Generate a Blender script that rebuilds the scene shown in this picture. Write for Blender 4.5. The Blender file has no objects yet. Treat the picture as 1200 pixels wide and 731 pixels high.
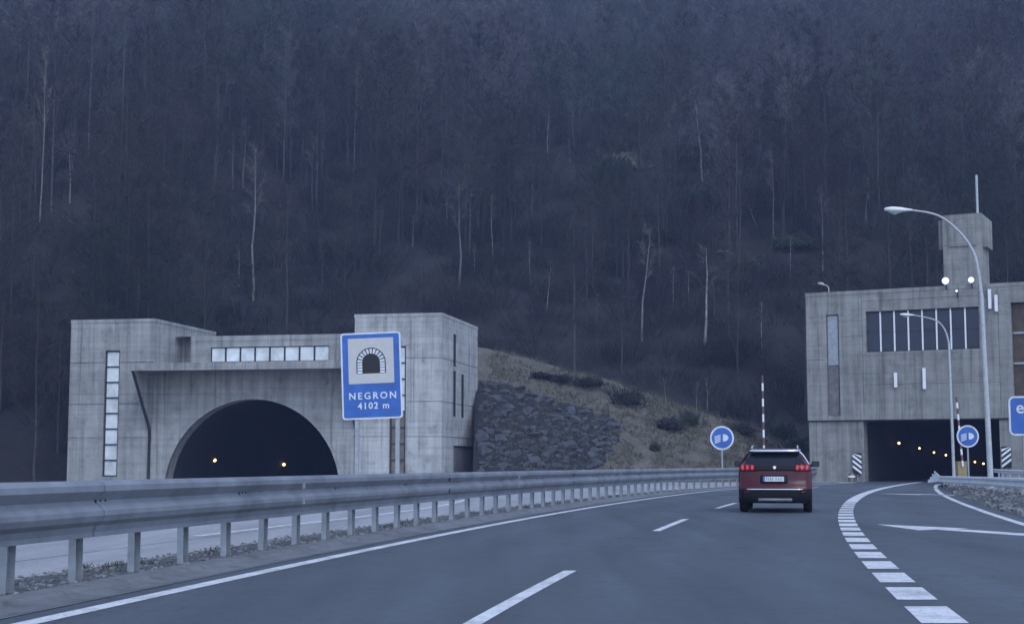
import bpy, bmesh, math, random
from mathutils import Vector, Matrix, noise
R = math.radians
random.seed(7)
scn = bpy.context.scene
col = scn.collection

# ------------------------------------------------------------------ camera
F = 1750.0 / 1200.0
CH = 1.23
PITCH = math.atan((543 - 365.5) / 1750.0)
cam_d = bpy.data.cameras.new('camera'); cam_d.sensor_width = 36.0; cam_d.lens = 36.0 * F
cam_d.clip_start = 0.1; cam_d.clip_end = 3000
cam = bpy.data.objects.new('camera', cam_d); col.objects.link(cam)
cam.location = (0, 0, CH); cam.rotation_euler = (R(90) + PITCH, 0, 0)
scn.camera = cam

# ------------------------------------------------------------------ sky, sun, exposure
SUN_EL, SUN_ROT = 46.0, 160.0
w = bpy.data.worlds.new('World'); scn.world = w; w.use_nodes = True
nt = w.node_tree
sky = nt.nodes.new('ShaderNodeTexSky'); sky.sky_type = 'NISHITA'; sky.sun_disc = False
sky.sun_elevation = R(SUN_EL); sky.sun_rotation = R(SUN_ROT)
sky.air_density = 1.3; sky.dust_density = 0.6; sky.ozone_density = 4.0
bg = nt.nodes['Background']; bg.inputs['Strength'].default_value = 0.13
tint = nt.nodes.new('ShaderNodeMix'); tint.data_type = 'RGBA'; tint.blend_type = 'MULTIPLY'; tint.inputs[0].default_value = 1.0
tint.inputs[7].default_value = (.775, .885, 1.10, 1)              # the cold evening cast of the whole sky
cloud = nt.nodes.new('ShaderNodeHueSaturation'); cloud.inputs['Saturation'].default_value = .45   # thin even cloud greys the blue
nt.links.new(sky.outputs[0], cloud.inputs['Color']); nt.links.new(cloud.outputs[0], tint.inputs[6]); nt.links.new(tint.outputs[2], bg.inputs['Color'])
sd = bpy.data.lights.new('sun', 'SUN'); sd.energy = 0.5; sd.angle = R(25); sd.color = (.92, .96, 1.0)
so = bpy.data.objects.new('sun', sd); col.objects.link(so)
sv = Vector((math.sin(R(SUN_ROT)) * math.cos(R(SUN_EL)), math.cos(R(SUN_ROT)) * math.cos(R(SUN_EL)), math.sin(R(SUN_EL))))
so.rotation_euler = sv.to_track_quat('Z', 'Y').to_euler()
scn.view_settings.view_transform = 'Standard'; scn.view_settings.look = 'None'
scn.view_settings.exposure = 0.95; scn.view_settings.gamma = 1.0
scn.cycles.volume_bounces = 1; scn.cycles.max_bounces = 8
HAZE = 0.00042

# ------------------------------------------------------------------ helpers
def at(u, v, y):
    """the point at forward distance y that pixel (u, v) of the photograph shows"""
    a = (u - 600) / 1750.0; b = (365.5 - v) / 1750.0
    dy = math.cos(PITCH) - b * math.sin(PITCH); dz = math.sin(PITCH) + b * math.cos(PITCH)
    return Vector((a * y / dy, y, CH + dz * y / dy))

def tag(o, label=None, cat=None, group=None, kind=None):
    if label: o['label'] = label
    if cat: o['category'] = cat
    if group: o['group'] = group
    if kind: o['kind'] = kind
    return o

def empty(name, loc=(0, 0, 0), rz=0.0, parent=None):
    o = bpy.data.objects.new(name, None); col.objects.link(o)
    o.location = loc; o.rotation_euler = (0, 0, rz); o.empty_display_size = .3
    if parent: o.parent = parent
    return o

def link(name, me, parent=None, loc=(0, 0, 0), rot=(0, 0, 0), sc=(1, 1, 1)):
    o = bpy.data.objects.new(name, me); col.objects.link(o)
    o.location = loc; o.rotation_euler = rot; o.scale = sc
    if parent: o.parent = parent
    return o

class MB:
    def __init__(s): s.v = []; s.f = []; s.m = []; s.sm = []
    def add(s, vs, fs, mi=0, smooth=False):
        n = len(s.v); s.v += [tuple(p) for p in vs]
        for f in fs:
            s.f.append([i + n for i in f]); s.m.append(mi); s.sm.append(smooth)
        return s
    def box(s, c, d, M=None, mi=0):
        x, y, z = c; a, b, h = d[0] / 2, d[1] / 2, d[2] / 2
        vs = [Vector((x + i * a, y + j * b, z + k * h)) for k in (-1, 1) for j in (-1, 1) for i in (-1, 1)]
        if M: vs = [M @ p for p in vs]
        return s.add(vs, [(0, 2, 3, 1), (4, 5, 7, 6), (0, 1, 5, 4), (2, 6, 7, 3), (0, 4, 6, 2), (1, 3, 7, 5)], mi)
    def b2(s, lo, hi, mi=0):
        return s.box([(lo[i] + hi[i]) / 2 for i in range(3)], [hi[i] - lo[i] for i in range(3)], None, mi)
    def tube(s, pts, rad, n=8, cap=True, mi=0, smooth=True):
        pts = [Vector(p) for p in pts]
        if not hasattr(rad, '__len__'): rad = [rad] * len(pts)
        vs = []
        up = None
        for i, p in enumerate(pts):
            t = (pts[min(i + 1, len(pts) - 1)] - pts[max(i - 1, 0)]).normalized()
            if up is None:
                up = Vector((0, 1, 0)) if abs(t.y) < .9 else Vector((1, 0, 0))
            a = t.cross(up).normalized(); b = a.cross(t).normalized(); up = b
            for k in range(n):
                q = 2 * math.pi * k / n
                vs.append(p + (a * math.cos(q) + b * math.sin(q)) * rad[i])
        fs = []
        for i in range(len(pts) - 1):
            for k in range(n):
                fs.append((i * n + k, i * n + (k + 1) % n, (i + 1) * n + (k + 1) % n, (i + 1) * n + k))
        s.add(vs, fs, mi, smooth)
        if cap:
            e = len(pts) - 1
            s.add([vs[k] for k in range(n)], [tuple(range(n))[::-1]], mi)
            s.add([vs[e * n + k] for k in range(n)], [tuple(range(n))], mi)
        return s
    def prism(s, poly, y0, y1, mi=0):
        """poly in local x,z extruded along y"""
        n = len(poly)
        vs = [(p[0], y0, p[1]) for p in poly] + [(p[0], y1, p[1]) for p in poly]
        fs = [tuple(range(n)), tuple(range(2 * n - 1, n - 1, -1))]
        fs += [(i, i + n, (i + 1) % n + n, (i + 1) % n) for i in range(n)]
        return s.add(vs, fs, mi)
    def strip(s, rows, mi=0, smooth=False, closed=False):
        m = len(rows[0]); vs = [p for r in rows for p in r]; fs = []
        for i in range(len(rows) - 1):
            for k in range(m if closed else m - 1):
                fs.append((i * m + k, i * m + (k + 1) % m, (i + 1) * m + (k + 1) % m, (i + 1) * m + k))
        return s.add(vs, fs, mi, smooth)
    def mesh(s, name, mats):
        me = bpy.data.meshes.new(name); me.from_pydata(s.v, [], s.f)
        for m in (mats if isinstance(mats, (list, tuple)) else [mats]): me.materials.append(m)
        me.polygons.foreach_set('material_index', s.m); me.polygons.foreach_set('use_smooth', s.sm)
        me.update()
        return me
    def build(s, name, mats, parent=None, loc=(0, 0, 0), rot=(0, 0, 0), fix=False):
        me = s.mesh(name, mats)
        if fix:
            bm = bmesh.new(); bm.from_mesh(me)
            bmesh.ops.remove_doubles(bm, verts=bm.verts, dist=1e-5)
            bmesh.ops.recalc_face_normals(bm, faces=bm.faces); bm.to_mesh(me); bm.free()
        return link(name, me, parent, loc, rot)

def relief(mb, width, z0, z1, holes, base_d=0.0, T=None, mi=0, back_mi=0):
    """a wall face with rectangular recesses: holes = (x0, x1, z0, z1, depth); T(x, depth, z) -> point"""
    xs = sorted({0.0, width} | {h[0] for h in holes} | {h[1] for h in holes})
    zs = sorted({z0, z1} | {h[2] for h in holes} | {h[3] for h in holes})
    xs = [x for x in xs if 0 <= x <= width]; zs = [z for z in zs if z0 <= z <= z1]
    def depth(i, k):
        if i < 0 or k < 0 or i >= len(xs) - 1 or k >= len(zs) - 1: return None
        cx, cz = (xs[i] + xs[i + 1]) / 2, (zs[k] + zs[k + 1]) / 2
        d = base_d
        for h in holes:
            if h[0] < cx < h[1] and h[2] < cz < h[3]: d = max(d, base_d + h[4])
        return d
    for i in range(len(xs) - 1):
        for k in range(len(zs) - 1):
            d = depth(i, k)
            a, b, c, e = xs[i], xs[i + 1], zs[k], zs[k + 1]
            mb.add([T(a, d, c), T(b, d, c), T(b, d, e), T(a, d, e)], [(0, 1, 2, 3)], back_mi if d > base_d + .1 else mi)
            r = depth(i + 1, k)
            if r is not None and abs(r - d) > 1e-6:
                mb.add([T(b, d, c), T(b, r, c), T(b, r, e), T(b, d, e)], [(0, 1, 2, 3)], mi)
            r = depth(i, k + 1)
            if r is not None and abs(r - d) > 1e-6:
                mb.add([T(a, d, e), T(b, d, e), T(b, r, e), T(a, r, e)], [(0, 1, 2, 3)], mi)

# ------------------------------------------------------------------ materials
class NM:
    def __init__(s, name):
        s.m = bpy.data.materials.new(name); s.m.use_nodes = True
        s.t = s.m.node_tree; s.p = s.t.nodes['Principled BSDF']
    def n(s, typ, **kw):
        d = s.t.nodes.new(typ)
        for k, v in kw.items():
            if k in d.inputs: d.inputs[k].default_value = v
            else: setattr(d, k, v)
        return d
    def l(s, a, b): s.t.links.new(a, b)
    def pos(s, scale=(1, 1, 1), obj=False):
        g = s.n('ShaderNodeTexCoord') if obj else s.n('ShaderNodeNewGeometry')
        m = s.n('ShaderNodeMapping'); m.inputs['Scale'].default_value = scale
        s.l(g.outputs['Object' if obj else 'Position'], m.inputs['Vector'])
        return m.outputs[0]
    def noise(s, scale, detail=5, rough=.6, vec=None):
        d = s.n('ShaderNodeTexNoise'); d.inputs['Scale'].default_value = scale
        d.inputs['Detail'].default_value = detail; d.inputs['Roughness'].default_value = rough
        s.l(vec if vec is not None else s.pos(), d.inputs['Vector'])
        return d.outputs['Fac']
    def ramp(s, fac, stops):
        d = s.n('ShaderNodeValToRGB'); e = d.color_ramp.elements
        while len(e) < len(stops): e.new(.5)
        for q, (p, c) in zip(e, stops):
            q.position = p; q.color = (*c, 1) if len(c) == 3 else c
        s.l(fac, d.inputs[0]); return d.outputs[0]
    def mul(s, a, b, fac=1.0, mode='MULTIPLY'):
        d = s.n('ShaderNodeMix'); d.data_type = 'RGBA'; d.blend_type = mode
        d.inputs[0].default_value = fac
        s.l(a, d.inputs[6]); s.l(b, d.inputs[7]); return d.outputs[2]
    def bump(s, h, strength=.3, dist=.02):
        d = s.n('ShaderNodeBump'); d.inputs['Strength'].default_value = strength; d.inputs['Distance'].default_value = dist
        s.l(h, d.inputs['Height']); s.l(d.outputs[0], s.p.inputs['Normal'])
    def base(s, c): s.l(c, s.p.inputs['Base Color'])

def g(v): return (v, v, v)

def plain(name, c, rough=.6, metal=0.0, var=.15, scale=6.0, coat=0.0, emit=None, es=0.0, spec=.5):
    m = NM(name); m.p.inputs['Specular IOR Level'].default_value = spec; m.p.inputs['Roughness'].default_value = rough; m.p.inputs['Metallic'].default_value = metal
    f = m.noise(scale, 4)
    m.base(m.ramp(f, [(.3, [x * (1 - var) for x in c]), (.7, [min(1, x * (1 + var)) for x in c])]))
    if coat: m.p.inputs['Coat Weight'].default_value = coat; m.p.inputs['Coat Roughness'].default_value = .08
    if emit:
        m.p.inputs['Emission Color'].default_value = (*emit, 1); m.p.inputs['Emission Strength'].default_value = es
    return m.m

def concrete(name, c, stain=.6):
    m = NM(name); m.p.inputs['Roughness'].default_value = .85
    big = m.ramp(m.noise(.22, 6, .65), [(.3, [x * .82 for x in c]), (.72, [x * 1.1 for x in c])])
    streak = m.ramp(m.noise(1.0, 6, .6, m.pos((2.2, 2.2, .12))), [(.35, g(1 - stain)), (.58, g(1))])
    mott = m.ramp(m.noise(1.1, 9, .72), [(.3, g(.66)), (.48, g(.95)), (.7, g(1.08))])
    hor = m.ramp(m.noise(1.0, 3, .5, m.pos((.12, .12, 3.0))), [(.38, g(.8)), (.62, g(1.06))])
    m.base(m.mul(m.mul(m.mul(big, streak, .5), mott, 1.0), hor, .45))
    c_ = m.p.inputs['Base Color'].links[0].from_socket          # run-off streaks, board lines and dark damp patches
    run = m.ramp(m.noise(1.0, 7, .7, m.pos((3.5, 3.5, .09))), [(.36, g(.52)), (.46, g(1.0)), (.64, g(1.0)), (.74, g(1.22))])
    brd = m.ramp(m.noise(1.0, 2, .4, m.pos((.05, .05, 5.5))), [(.36, g(.76)), (.43, g(1.0))])
    dmp = m.ramp(m.noise(.45, 9, .75), [(.30, (.50, .50, .46)), (.42, (1, 1, 1))])
    m.base(m.mul(m.mul(m.mul(c_, run, .75), brd, .45), dmp, .9))
    m.bump(m.noise(9.0, 6, .6, m.pos((.6, .6, 2.5))), .5, .03)
    return m.m

def asphalt_m(name, c, bump=.25, tracks=False):
    m = NM(name)
    a = m.ramp(m.noise(.16, 5, .6, m.pos((1, .35, 1))), [(.3, [x * .84 for x in c]), (.7, [x * 1.14 for x in c])])
    b = m.ramp(m.noise(55, 3, .7), [(.3, g(.7)), (.7, g(1.24))])
    s = m.ramp(m.noise(1.0, 5, .6, m.pos((1.1, .045, 1))), [(.38, g(.84)), (.62, g(1.1))])
    col_ = m.mul(m.mul(a, b), s)
    fl = m.ramp(m.noise(7, 6, .75), [(.36, g(.8)), (.5, g(1.0)), (.68, g(1.12))]); col_ = m.mul(col_, fl)
    if tracks:                                                # polished wheel tracks, oil line, sealed cracks
        at_ = m.n('ShaderNodeAttribute'); at_.attribute_name = 'lat'
        wv = m.n('ShaderNodeMath'); wv.operation = 'PINGPONG'; wv.inputs[1].default_value = .875; m.l(at_.outputs['Fac'], wv.inputs[0])
        dv = m.n('ShaderNodeMath'); dv.operation = 'DIVIDE'; dv.inputs[1].default_value = .875; m.l(wv.outputs[0], dv.inputs[0])
        tr = m.ramp(dv.outputs[0], [(.1, g(.90)), (.5, g(1.0)), (.9, g(1.10))])
        col_ = m.mul(col_, tr, .8)
        vo = m.n('ShaderNodeTexVoronoi'); vo.feature = 'DISTANCE_TO_EDGE'; vo.inputs['Scale'].default_value = 1.0
        wp = m.n('ShaderNodeMix'); wp.data_type = 'RGBA'; wp.blend_type = 'ADD'; wp.inputs[0].default_value = .8
        nn = m.n('ShaderNodeTexNoise'); nn.inputs['Scale'].default_value = .8; m.l(m.pos(), nn.inputs['Vector'])
        m.l(m.pos((.14, .06, 1)), wp.inputs[6]); m.l(nn.outputs['Color'], wp.inputs[7]); m.l(wp.outputs[2], vo.inputs['Vector'])
        col_ = m.mul(col_, m.ramp(vo.outputs['Distance'], [(.0, g(.55)), (.008, g(1.0))]))
    m.base(col_)
    r = m.ramp(m.noise(.5, 4), [(.3, g(.46)), (.7, g(.66))]); m.l(r, m.p.inputs['Roughness'])
    m.bump(m.noise(90, 3, .7), bump, .006)
    return m.m

def paint_m(name, c=.72):
    m = NM(name); m.p.inputs['Roughness'].default_value = .55
    a = m.ramp(m.noise(14, 7, .75), [(.34, g(c * .30)), (.47, g(c))])
    b = m.ramp(m.noise(1.7, 6, .7), [(.34, g(.62)), (.55, g(1))])
    m.base(m.mul(a, b)); return m.m

def earth_m(name, c1, c2, scale=1.4, bump=.8):
    m = NM(name); m.p.inputs['Roughness'].default_value = .95
    a = m.ramp(m.noise(scale, 8, .7), [(.32, c1), (.66, c2)])
    b = m.ramp(m.noise(scale * 9, 5, .7), [(.3, g(.65)), (.7, g(1.25))])
    m.base(m.mul(a, b)); m.bump(m.noise(scale * 5, 7, .7), bump, .12); return m.m

def bark_m(name, lo, hi):
    m = NM(name); m.p.inputs['Roughness'].default_value = .9
    oi = m.n('ShaderNodeObjectInfo')
    t = m.ramp(oi.outputs['Random'], [(0, lo), (1, hi)])
    b = m.ramp(m.noise(2.0, 4, .6, m.pos((3, 3, .8))), [(.35, g(.6)), (.6, g(1.1))])
    pt = m.n('ShaderNodeTexNoise'); pt.inputs['Scale'].default_value = .035; pt.inputs['Detail'].default_value = 3
    m.l(m.pos(), pt.inputs['Vector'])                         # stands of different kinds of tree
    c = m.ramp(pt.outputs['Fac'], [(.34, (.5, .74, .52)), (.45, (.9, .92, .84)), (.54, (1.02, .97, 1.0)), (.66, (1.42, 1.36, 1.3))])
    m.base(m.mul(m.mul(t, b), c)); return m.m

M = dict(
    conc=concrete('pale_concrete', (.36, .355, .34)),
    conc3=concrete('lighter_concrete', (.46, .455, .435)),
    conc2=concrete('weathered_concrete', (.30, .295, .27), .7),
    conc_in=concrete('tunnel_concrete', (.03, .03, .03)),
    kerb=concrete('kerb_concrete', (.19, .195, .205), .2),
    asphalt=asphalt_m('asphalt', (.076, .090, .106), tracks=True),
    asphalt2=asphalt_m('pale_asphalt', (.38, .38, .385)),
    paint=paint_m('road_paint', .74),
    earth=earth_m('bare_earth', (.035, .033, .026), (.085, .078, .06)),
    litter=earth_m('leaf_litter', (.010, .009, .008), (.028, .025, .023), .35),
    mound=earth_m('dry_grass_slope', (.068, .062, .046), (.145, .128, .102), .5),
    gravel=earth_m('gravel_grey', (.08, .08, .08), (.22, .22, .22), 5),
    stone=earth_m('dark_rock', (.030, .032, .037), (.10, .104, .114), 1.4, .6),
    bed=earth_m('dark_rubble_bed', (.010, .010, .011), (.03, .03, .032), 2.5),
    stone2=earth_m('grey_pebble', (.12, .12, .12), (.32, .32, .32), 3, .3),
    steel=plain('galvanised_steel', (.225, .24, .27), .5, .25, .3, 1.3),
    steel2=plain('dull_steel_post', (.31, .33, .35), .6, .3, .2, 4),
    lampm=plain('lamp_grey_paint', (.42, .43, .44), .5, .1, .15),
    white=plain('white_paint', (.78, .78, .78), .5, 0, .05),
    blue=plain('sign_blue', (.02, .10, .36), .4, 0, .22, 2),
    signw=plain('sign_white', (.58, .60, .63), .45, 0, .14, 3),
    cream=plain('sign_cream', (.47, .45, .43), .45, 0, .06),
    black=plain('matt_black', (.012, .012, .013), .7, 0, .1),
    dark=plain('dark_metal', (.03, .03, .035), .6, .2, .2),
    red=plain('barrier_red', (.15, .06, .065), .5),
    yellow=plain('faded_yellow', (.30, .23, .10), .6),
    brown=plain('brown_board', (.085, .06, .042), .8, 0, .35, 2),
    panel=plain('pale_translucent_panel', (.62, .65, .64), .3, 0, .28, .9),
    pane=plain('dark_glass', (.012, .017, .034), .28, 0, .3, 1.5),
    panebrown=plain('brown_reflection_and_bollard', (.13, .10, .075), .35, 0, .4, 2),  # brown reflection painted into the lower tower panes; the bollard shares the tone
    door=plain('weathered_wood', (.14, .13, .13), .75, 0, .3, 3),
    lamp=plain('warm_lamp', (.9, .8, .5), .4, emit=(1.0, .52, .16), es=5.0),
    flood=plain('white_floodlight', (.9, .9, .9), .35, emit=(.92, .96, 1.0), es=.45),
    tail=plain('tail_lamp_red', (.35, .01, .02), .2, emit=(1.0, .05, .07), es=.2, coat=.2),
    tail2=plain('tail_lamp_dark', (.09, .007, .012), .2, coat=.15, spec=.3),
    body=plain('dark_red_paint', (.060, .0048, .009), .3, 0, .05, 1, coat=.06, spec=.3),
    plastic=plain('black_plastic', (.013, .013, .014), .6, spec=.2),
    glass=plain('car_glass', (.010, .013, .02), .06, 0, .2, spec=.35),
    chrome=plain('chrome', (.82, .83, .85), .18, .9, .03),
    tyre=plain('tyre_rubber', (.012, .012, .012), .9, spec=.2),
    rim=plain('alloy_rim', (.35, .35, .37), .35, .8),
    bark=bark_m('grey_bark', (.030, .029, .028), (.068, .066, .065)),
    twig=bark_m('twig_brown', (.018, .016, .015), (.060, .053, .049)),
    clearing=earth_m('clearing_grass', (.075, .088, .055), (.15, .165, .115), .8),
    twig_hazed=bark_m('hazed_twig', (.070, .072, .078), (.122, .123, .132)),  # distance haze put into the twig colour, for the upslope trees
    pale=bark_m('pale_birch_bark', (.13, .125, .125), (.38, .375, .36)),
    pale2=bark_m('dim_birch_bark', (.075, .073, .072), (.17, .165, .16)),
    pale3=plain('pale_rail_steel', (.66, .68, .70), .5, 0, .15, 2),
    palet=bark_m('pale_twig', (.09, .08, .075), (.13, .12, .11)),
    leaf=bark_m('evergreen_leaf', (.018, .032, .018), (.035, .055, .028)),
    brush=bark_m('brush_brown', (.012, .011, .010), (.032, .028, .026)),
    grass=bark_m('dry_grass_blade', (.09, .08, .05), (.17, .15, .10)),
    weed=bark_m('verge_weed', (.07, .075, .055), (.12, .12, .09)),
)

# ------------------------------------------------------------------ road geometry
def W(y): return 1.64 + .1315 * y + .00124 * y * y           # the wide broken line, x at forward distance y
def dW(y): return .1315 + .00248 * y
def sec(y): return math.sqrt(1 + dW(y) ** 2)
def ss(a, b, x):
    t = max(0, min(1, (x - a) / (b - a))); return t * t * (3 - 2 * t)
def Lx(y):                                                   # solid line on the left of the carriageway
    return (W(y) - 7.02 * sec(y)) + 3.4 * ss(66, 98, y)
def Cx(y): return W(y) - 3.5 * sec(y) - .11 * (1 - ss(11, 32, y))
def Rx(y):
    o = 3.5 - .00045 * max(0, y - 30) ** 2
    return W(y) + o * (sec(y) if y < 40 else 1.03) + 3.0 * ss(84, 101, y) ** 2
def Gx(y): return Lx(y) - 1.42 * sec(y) - 1.2 * ss(70, 98, y)  # feet of the guardrail posts
def RGx(y): return Rx(y) + 1.55 - 1.25 * ss(52, 80, y)
def Ox(y):                                                   # edge line of the other carriageway
    b = W(min(y, 70)) + (dW(70) * (y - 70) if y > 70 else 0) - 10.9 * sec(min(y, 70))
    return b - .0064 * max(0, y - 34) ** 2

def ribbon(name, fa, fb, y0, y1, z, mat, parent=None, step=1.0, kind=None):
    n = max(1, int((y1 - y0) / step)); mb = MB()
    rows = []
    for i in range(n + 1):
        y = y0 + (y1 - y0) * i / n
        rows.append([(fa(y), y, z), (fb(y), y, z)])
    mb.strip(rows)
    o = mb.build(name, mat, parent)
    for p in o.data.polygons:
        if p.normal.z < 0: o.data.flip_normals(); break
    if kind: o['kind'] = kind
    return o

# ground sheet, out to the edge of the valley floor
mb = MB(); mb.add([(-320, -120, -.03), (320, -120, -.03), (320, 430, -.03), (-320, 430, -.03)], [(0, 1, 2, 3)])
mb.build('ground', M['earth'])['kind'] = 'structure'

road = ribbon('road', lambda y: Lx(y) - .45, lambda y: Rx(y) + .5, -60, 100, 0.0, M['asphalt'], kind='structure')
la = road.data.attributes.new('lat', 'FLOAT', 'POINT')
la.data.foreach_set('value', [(v_.co.x - Cx(v_.co.y)) / sec(v_.co.y) + 35.0 for v_ in road.data.vertices])
mb = MB(); mb.add([(Lx(100) - .45, 100, 0), (Rx(100) + .5, 100, 0), (74, 170, 0), (52, 176, 0)], [(0, 1, 2, 3)])
mb.build('tunnel_road', M['asphalt'])['kind'] = 'structure'
mb = MB(); mb.add([(Lx(y) - .45 - (0 if y < 99 else 0), y, -.006) for y in (80, 85, 90, 95, 100)] + [(26, 104, -.006), (12, 108, -.006), (Gx(80) + .2, 80, -.006)], [tuple(range(8))])
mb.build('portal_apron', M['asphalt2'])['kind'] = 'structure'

ribbon('edge_line', lambda y: Lx(y) - .10, lambda y: Lx(y) + .10, -20, 99, .004, M['paint'], road)
ribbon('edge_line', lambda y: Rx(y) - .10, lambda y: Rx(y) + .10, -20, 100, .004, M['paint'], road)
def patch(name, f, hw, y0, y1, z=.004, step=.5):
    return ribbon(name, lambda y: f(y) - hw, lambda y: f(y) + hw, y0, y1, z, M['paint'], road, step)
for a, b in ((-23.5, -18.5), (-6.6, -1.6), (10.6, 17.45), (27.65, 33.6), (41.6, 47.2), (57.6, 62.8), (74, 79)):
    patch('lane_dash', Cx, .075, a, b)
for i in range(-8, 18):                                       # wide short dashes of the slip lane
    y = 11.75 + i * 2.005
    patch('slip_lane_dash', W, .185, y, y + 1.37, step=.6)
patch('slip_lane_line', W, .2, 47.85, 100, step=1)
def arrow(y, slope=.36):
    """a long merge arrow lying diagonally in the slip lane"""
    mb = MB(); tip = Vector((W(y) + .62, y, .004)); d = Vector((slope, -1, 0)).normalized(); n = Vector((-d.y, d.x, 0))
    P = lambda s, o: tip + d * s + n * o
    mb.add([P(0, -.03), P(2.5, -.8), P(2.2, .55), P(0, .03)], [(0, 1, 2, 3)])
    mb.add([P(2.3, -.34), P(2.3, .22), P(6.6, .20), P(6.6, -.36)], [(0, 1, 2, 3)])
    o = mb.build('merge_arrow', M['paint'], road)
    if o.data.polygons[0].normal.z < 0: o.data.flip_normals()
    return o
arrow(30.6)
arrow(62.0, .75)

# concrete gutter and kerb under the guardrail, gravel verge, other carriageway
mb = MB(); rows = []
for i in range(121):
    y = -15 + i * .93; k = sec(y)
    rows.append([(Lx(y) - .34 * k, y, .006), (Lx(y) - .55 * k, y, -.01), (Lx(y) - .80 * k, y, .012), (Lx(y) - .84 * k, y, .045),
                 (Lx(y) - 1.10 * k, y, .05), (Lx(y) - 1.14 * k, y, .02), (Lx(y) - 1.2 * k, y, -.02)])
mb.strip(rows); kb = mb.build('kerb', M['kerb'], fix=True); kb['kind'] = 'structure'
ribbon('verge', lambda y: Gx(y) - .75, lambda y: Lx(y) - 1.0 * sec(y), -15, 98, .012, M['gravel'], kind='structure')
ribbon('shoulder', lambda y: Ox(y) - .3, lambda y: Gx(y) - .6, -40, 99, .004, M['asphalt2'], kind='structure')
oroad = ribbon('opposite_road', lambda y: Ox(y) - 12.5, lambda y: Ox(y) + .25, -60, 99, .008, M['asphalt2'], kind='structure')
ribbon('edge_line', lambda y: Ox(y) - .15, lambda y: Ox(y) + .05, 25.5, 98, .0125, M['paint'], oroad)

# ------------------------------------------------------------------ terrain
PA = Vector((-4.6, 98.0, 0)); RA = -math.atan2(.196, .98)     # left portal frame (right front corner)
PB = Vector((20.6, 104.0, 0)); RB = R(-27)                   # right building frame (left front corner)
MA = Matrix.Translation(PA) @ Matrix.Rotation(RA, 4, 'Z'); MAi = MA.inverted()
MBm = Matrix.Translation(PB) @ Matrix.Rotation(RB, 4, 'Z'); MBi = MBm.inverted()

def hill_z(x, y):
    yb = 117.0 - 13.0 * ss(-28, -38, x) + 2 * math.sin(x * .07)
    t = y - yb
    if t < -6: return -3.0
    base = .50 * max(0, t) + .0003 * max(0, t) ** 2
    base -= 1.2 * (1 - ss(-6, 2, t))
    n = noise.noise(Vector((x * .016, y * .012, 3.1))) * 9 + noise.noise(Vector((x * .05, y * .04, 7.7))) * 2.6
    return base + n * ss(3, 45, t) + .35 * noise.noise(Vector((x * .3, y * .3, 0))) - .15
def mound_c(x):                                              # crest height of the cut slope between the portals
    pts = [(-14, 10.6), (-3, 10.2), (1, 9.3), (6.6, 7.7), (11.8, 6.1), (16.4, 4.5), (22, 3.0), (30, 2.0)]
    if x <= pts[0][0]: return pts[0][1]
    for (a, b), (c, d) in zip(pts, pts[1:]):
        if x <= c: return b + (d - b) * (x - a) / (c - a)
    return pts[-1][1]
def mound_z(x, y):
    toe = 99.5 + .02 * (x + 3) + 6.5 * ss(14.5, 20, x); cy = 114.0
    c = mound_c(x); t = (y - toe) / (cy - toe)
    if t <= 0: return -.2
    if t <= 1: z = c * (t ** .9)
    else: z = c - .6 * ss(1, 1.5, t) + .05 * (y - cy)
    return z + .28 * noise.noise(Vector((x * .35, y * .35, 9))) * min(1, t * 3) + .1 * noise.noise(Vector((x * 1.3, y * 1.3, 2)))
def in_a(x, y, m=0.0, back=999):
    p = MAi @ Vector((x, y, 0)); return -26.8 - m < p.x < .05 + m and -2 < p.y < back
def in_b(x, y, m=0.0):
    p = MBi @ Vector((x, y, 0)); return -.2 - m < p.x < 26 + m and p.y > .0
def terrain_z(x, y):
    z = hill_z(x, y)
    if -14 < x < 30 and 99 < y < 138: z = max(z, mound_z(x, y))
    return z

mb = MB(); nx, ny = 200, 170; idx = {}
X0, X1, Y0, Y1 = -190.0, 200.0, 92.0, 410.0
for j in range(ny + 1):
    for i in range(nx + 1):
        x = X0 + (X1 - X0) * i / nx; y = Y0 + (Y1 - Y0) * (j / ny) ** 1.35
        idx[i, j] = len(mb.v); mb.v.append((x, y, hill_z(x, y)))
for j in range(ny):
    for i in range(nx):
        q = [idx[i, j], idx[i + 1, j], idx[i + 1, j + 1], idx[i, j + 1]]
        cx = sum(mb.v[k][0] for k in q) / 4; cy = sum(mb.v[k][1] for k in q) / 4; cz = sum(mb.v[k][2] for k in q) / 4
        if cz < -2: continue
        if (in_a(cx, cy, 1.5) or in_b(cx, cy, 1.5)) and cz < 8.0: continue
        mb.f.append(q); mb.m.append(0); mb.sm.append(True)
hill = mb.build('hillside', M['litter']); hill['kind'] = 'structure'
mb = MB(); rows = []
for j in range(61):
    y = 98.6 + j * .62
    rows.append([(x, y, mound_z(x, y)) for x in [-4.6 + i * .55 for i in range(56)]])
m2 = MB(); m2.strip(rows, smooth=True)
keep = [(f, 0, True) for f in m2.f if not (in_b(*[sum(m2.v[k][a] for k in f) / 4 for a in (0, 1)], .3) or in_a(*[sum(m2.v[k][a] for k in f) / 4 for a in (0, 1)], -.2, 10.4))]
m2.f = [k[0] for k in keep]; m2.m = [0] * len(keep); m2.sm = [True] * len(keep)
m2.f = [f for f in m2.f if not (sum(m2.v[k][0] for k in f) / 4 < -2.3 and sum(m2.v[k][1] for k in f) / 4 < 108.6)]
m2.m = [0] * len(m2.f); m2.sm = [True] * len(m2.f)
emb = m2.build('embankment', M['mound']); emb['kind'] = 'structure'

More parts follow.
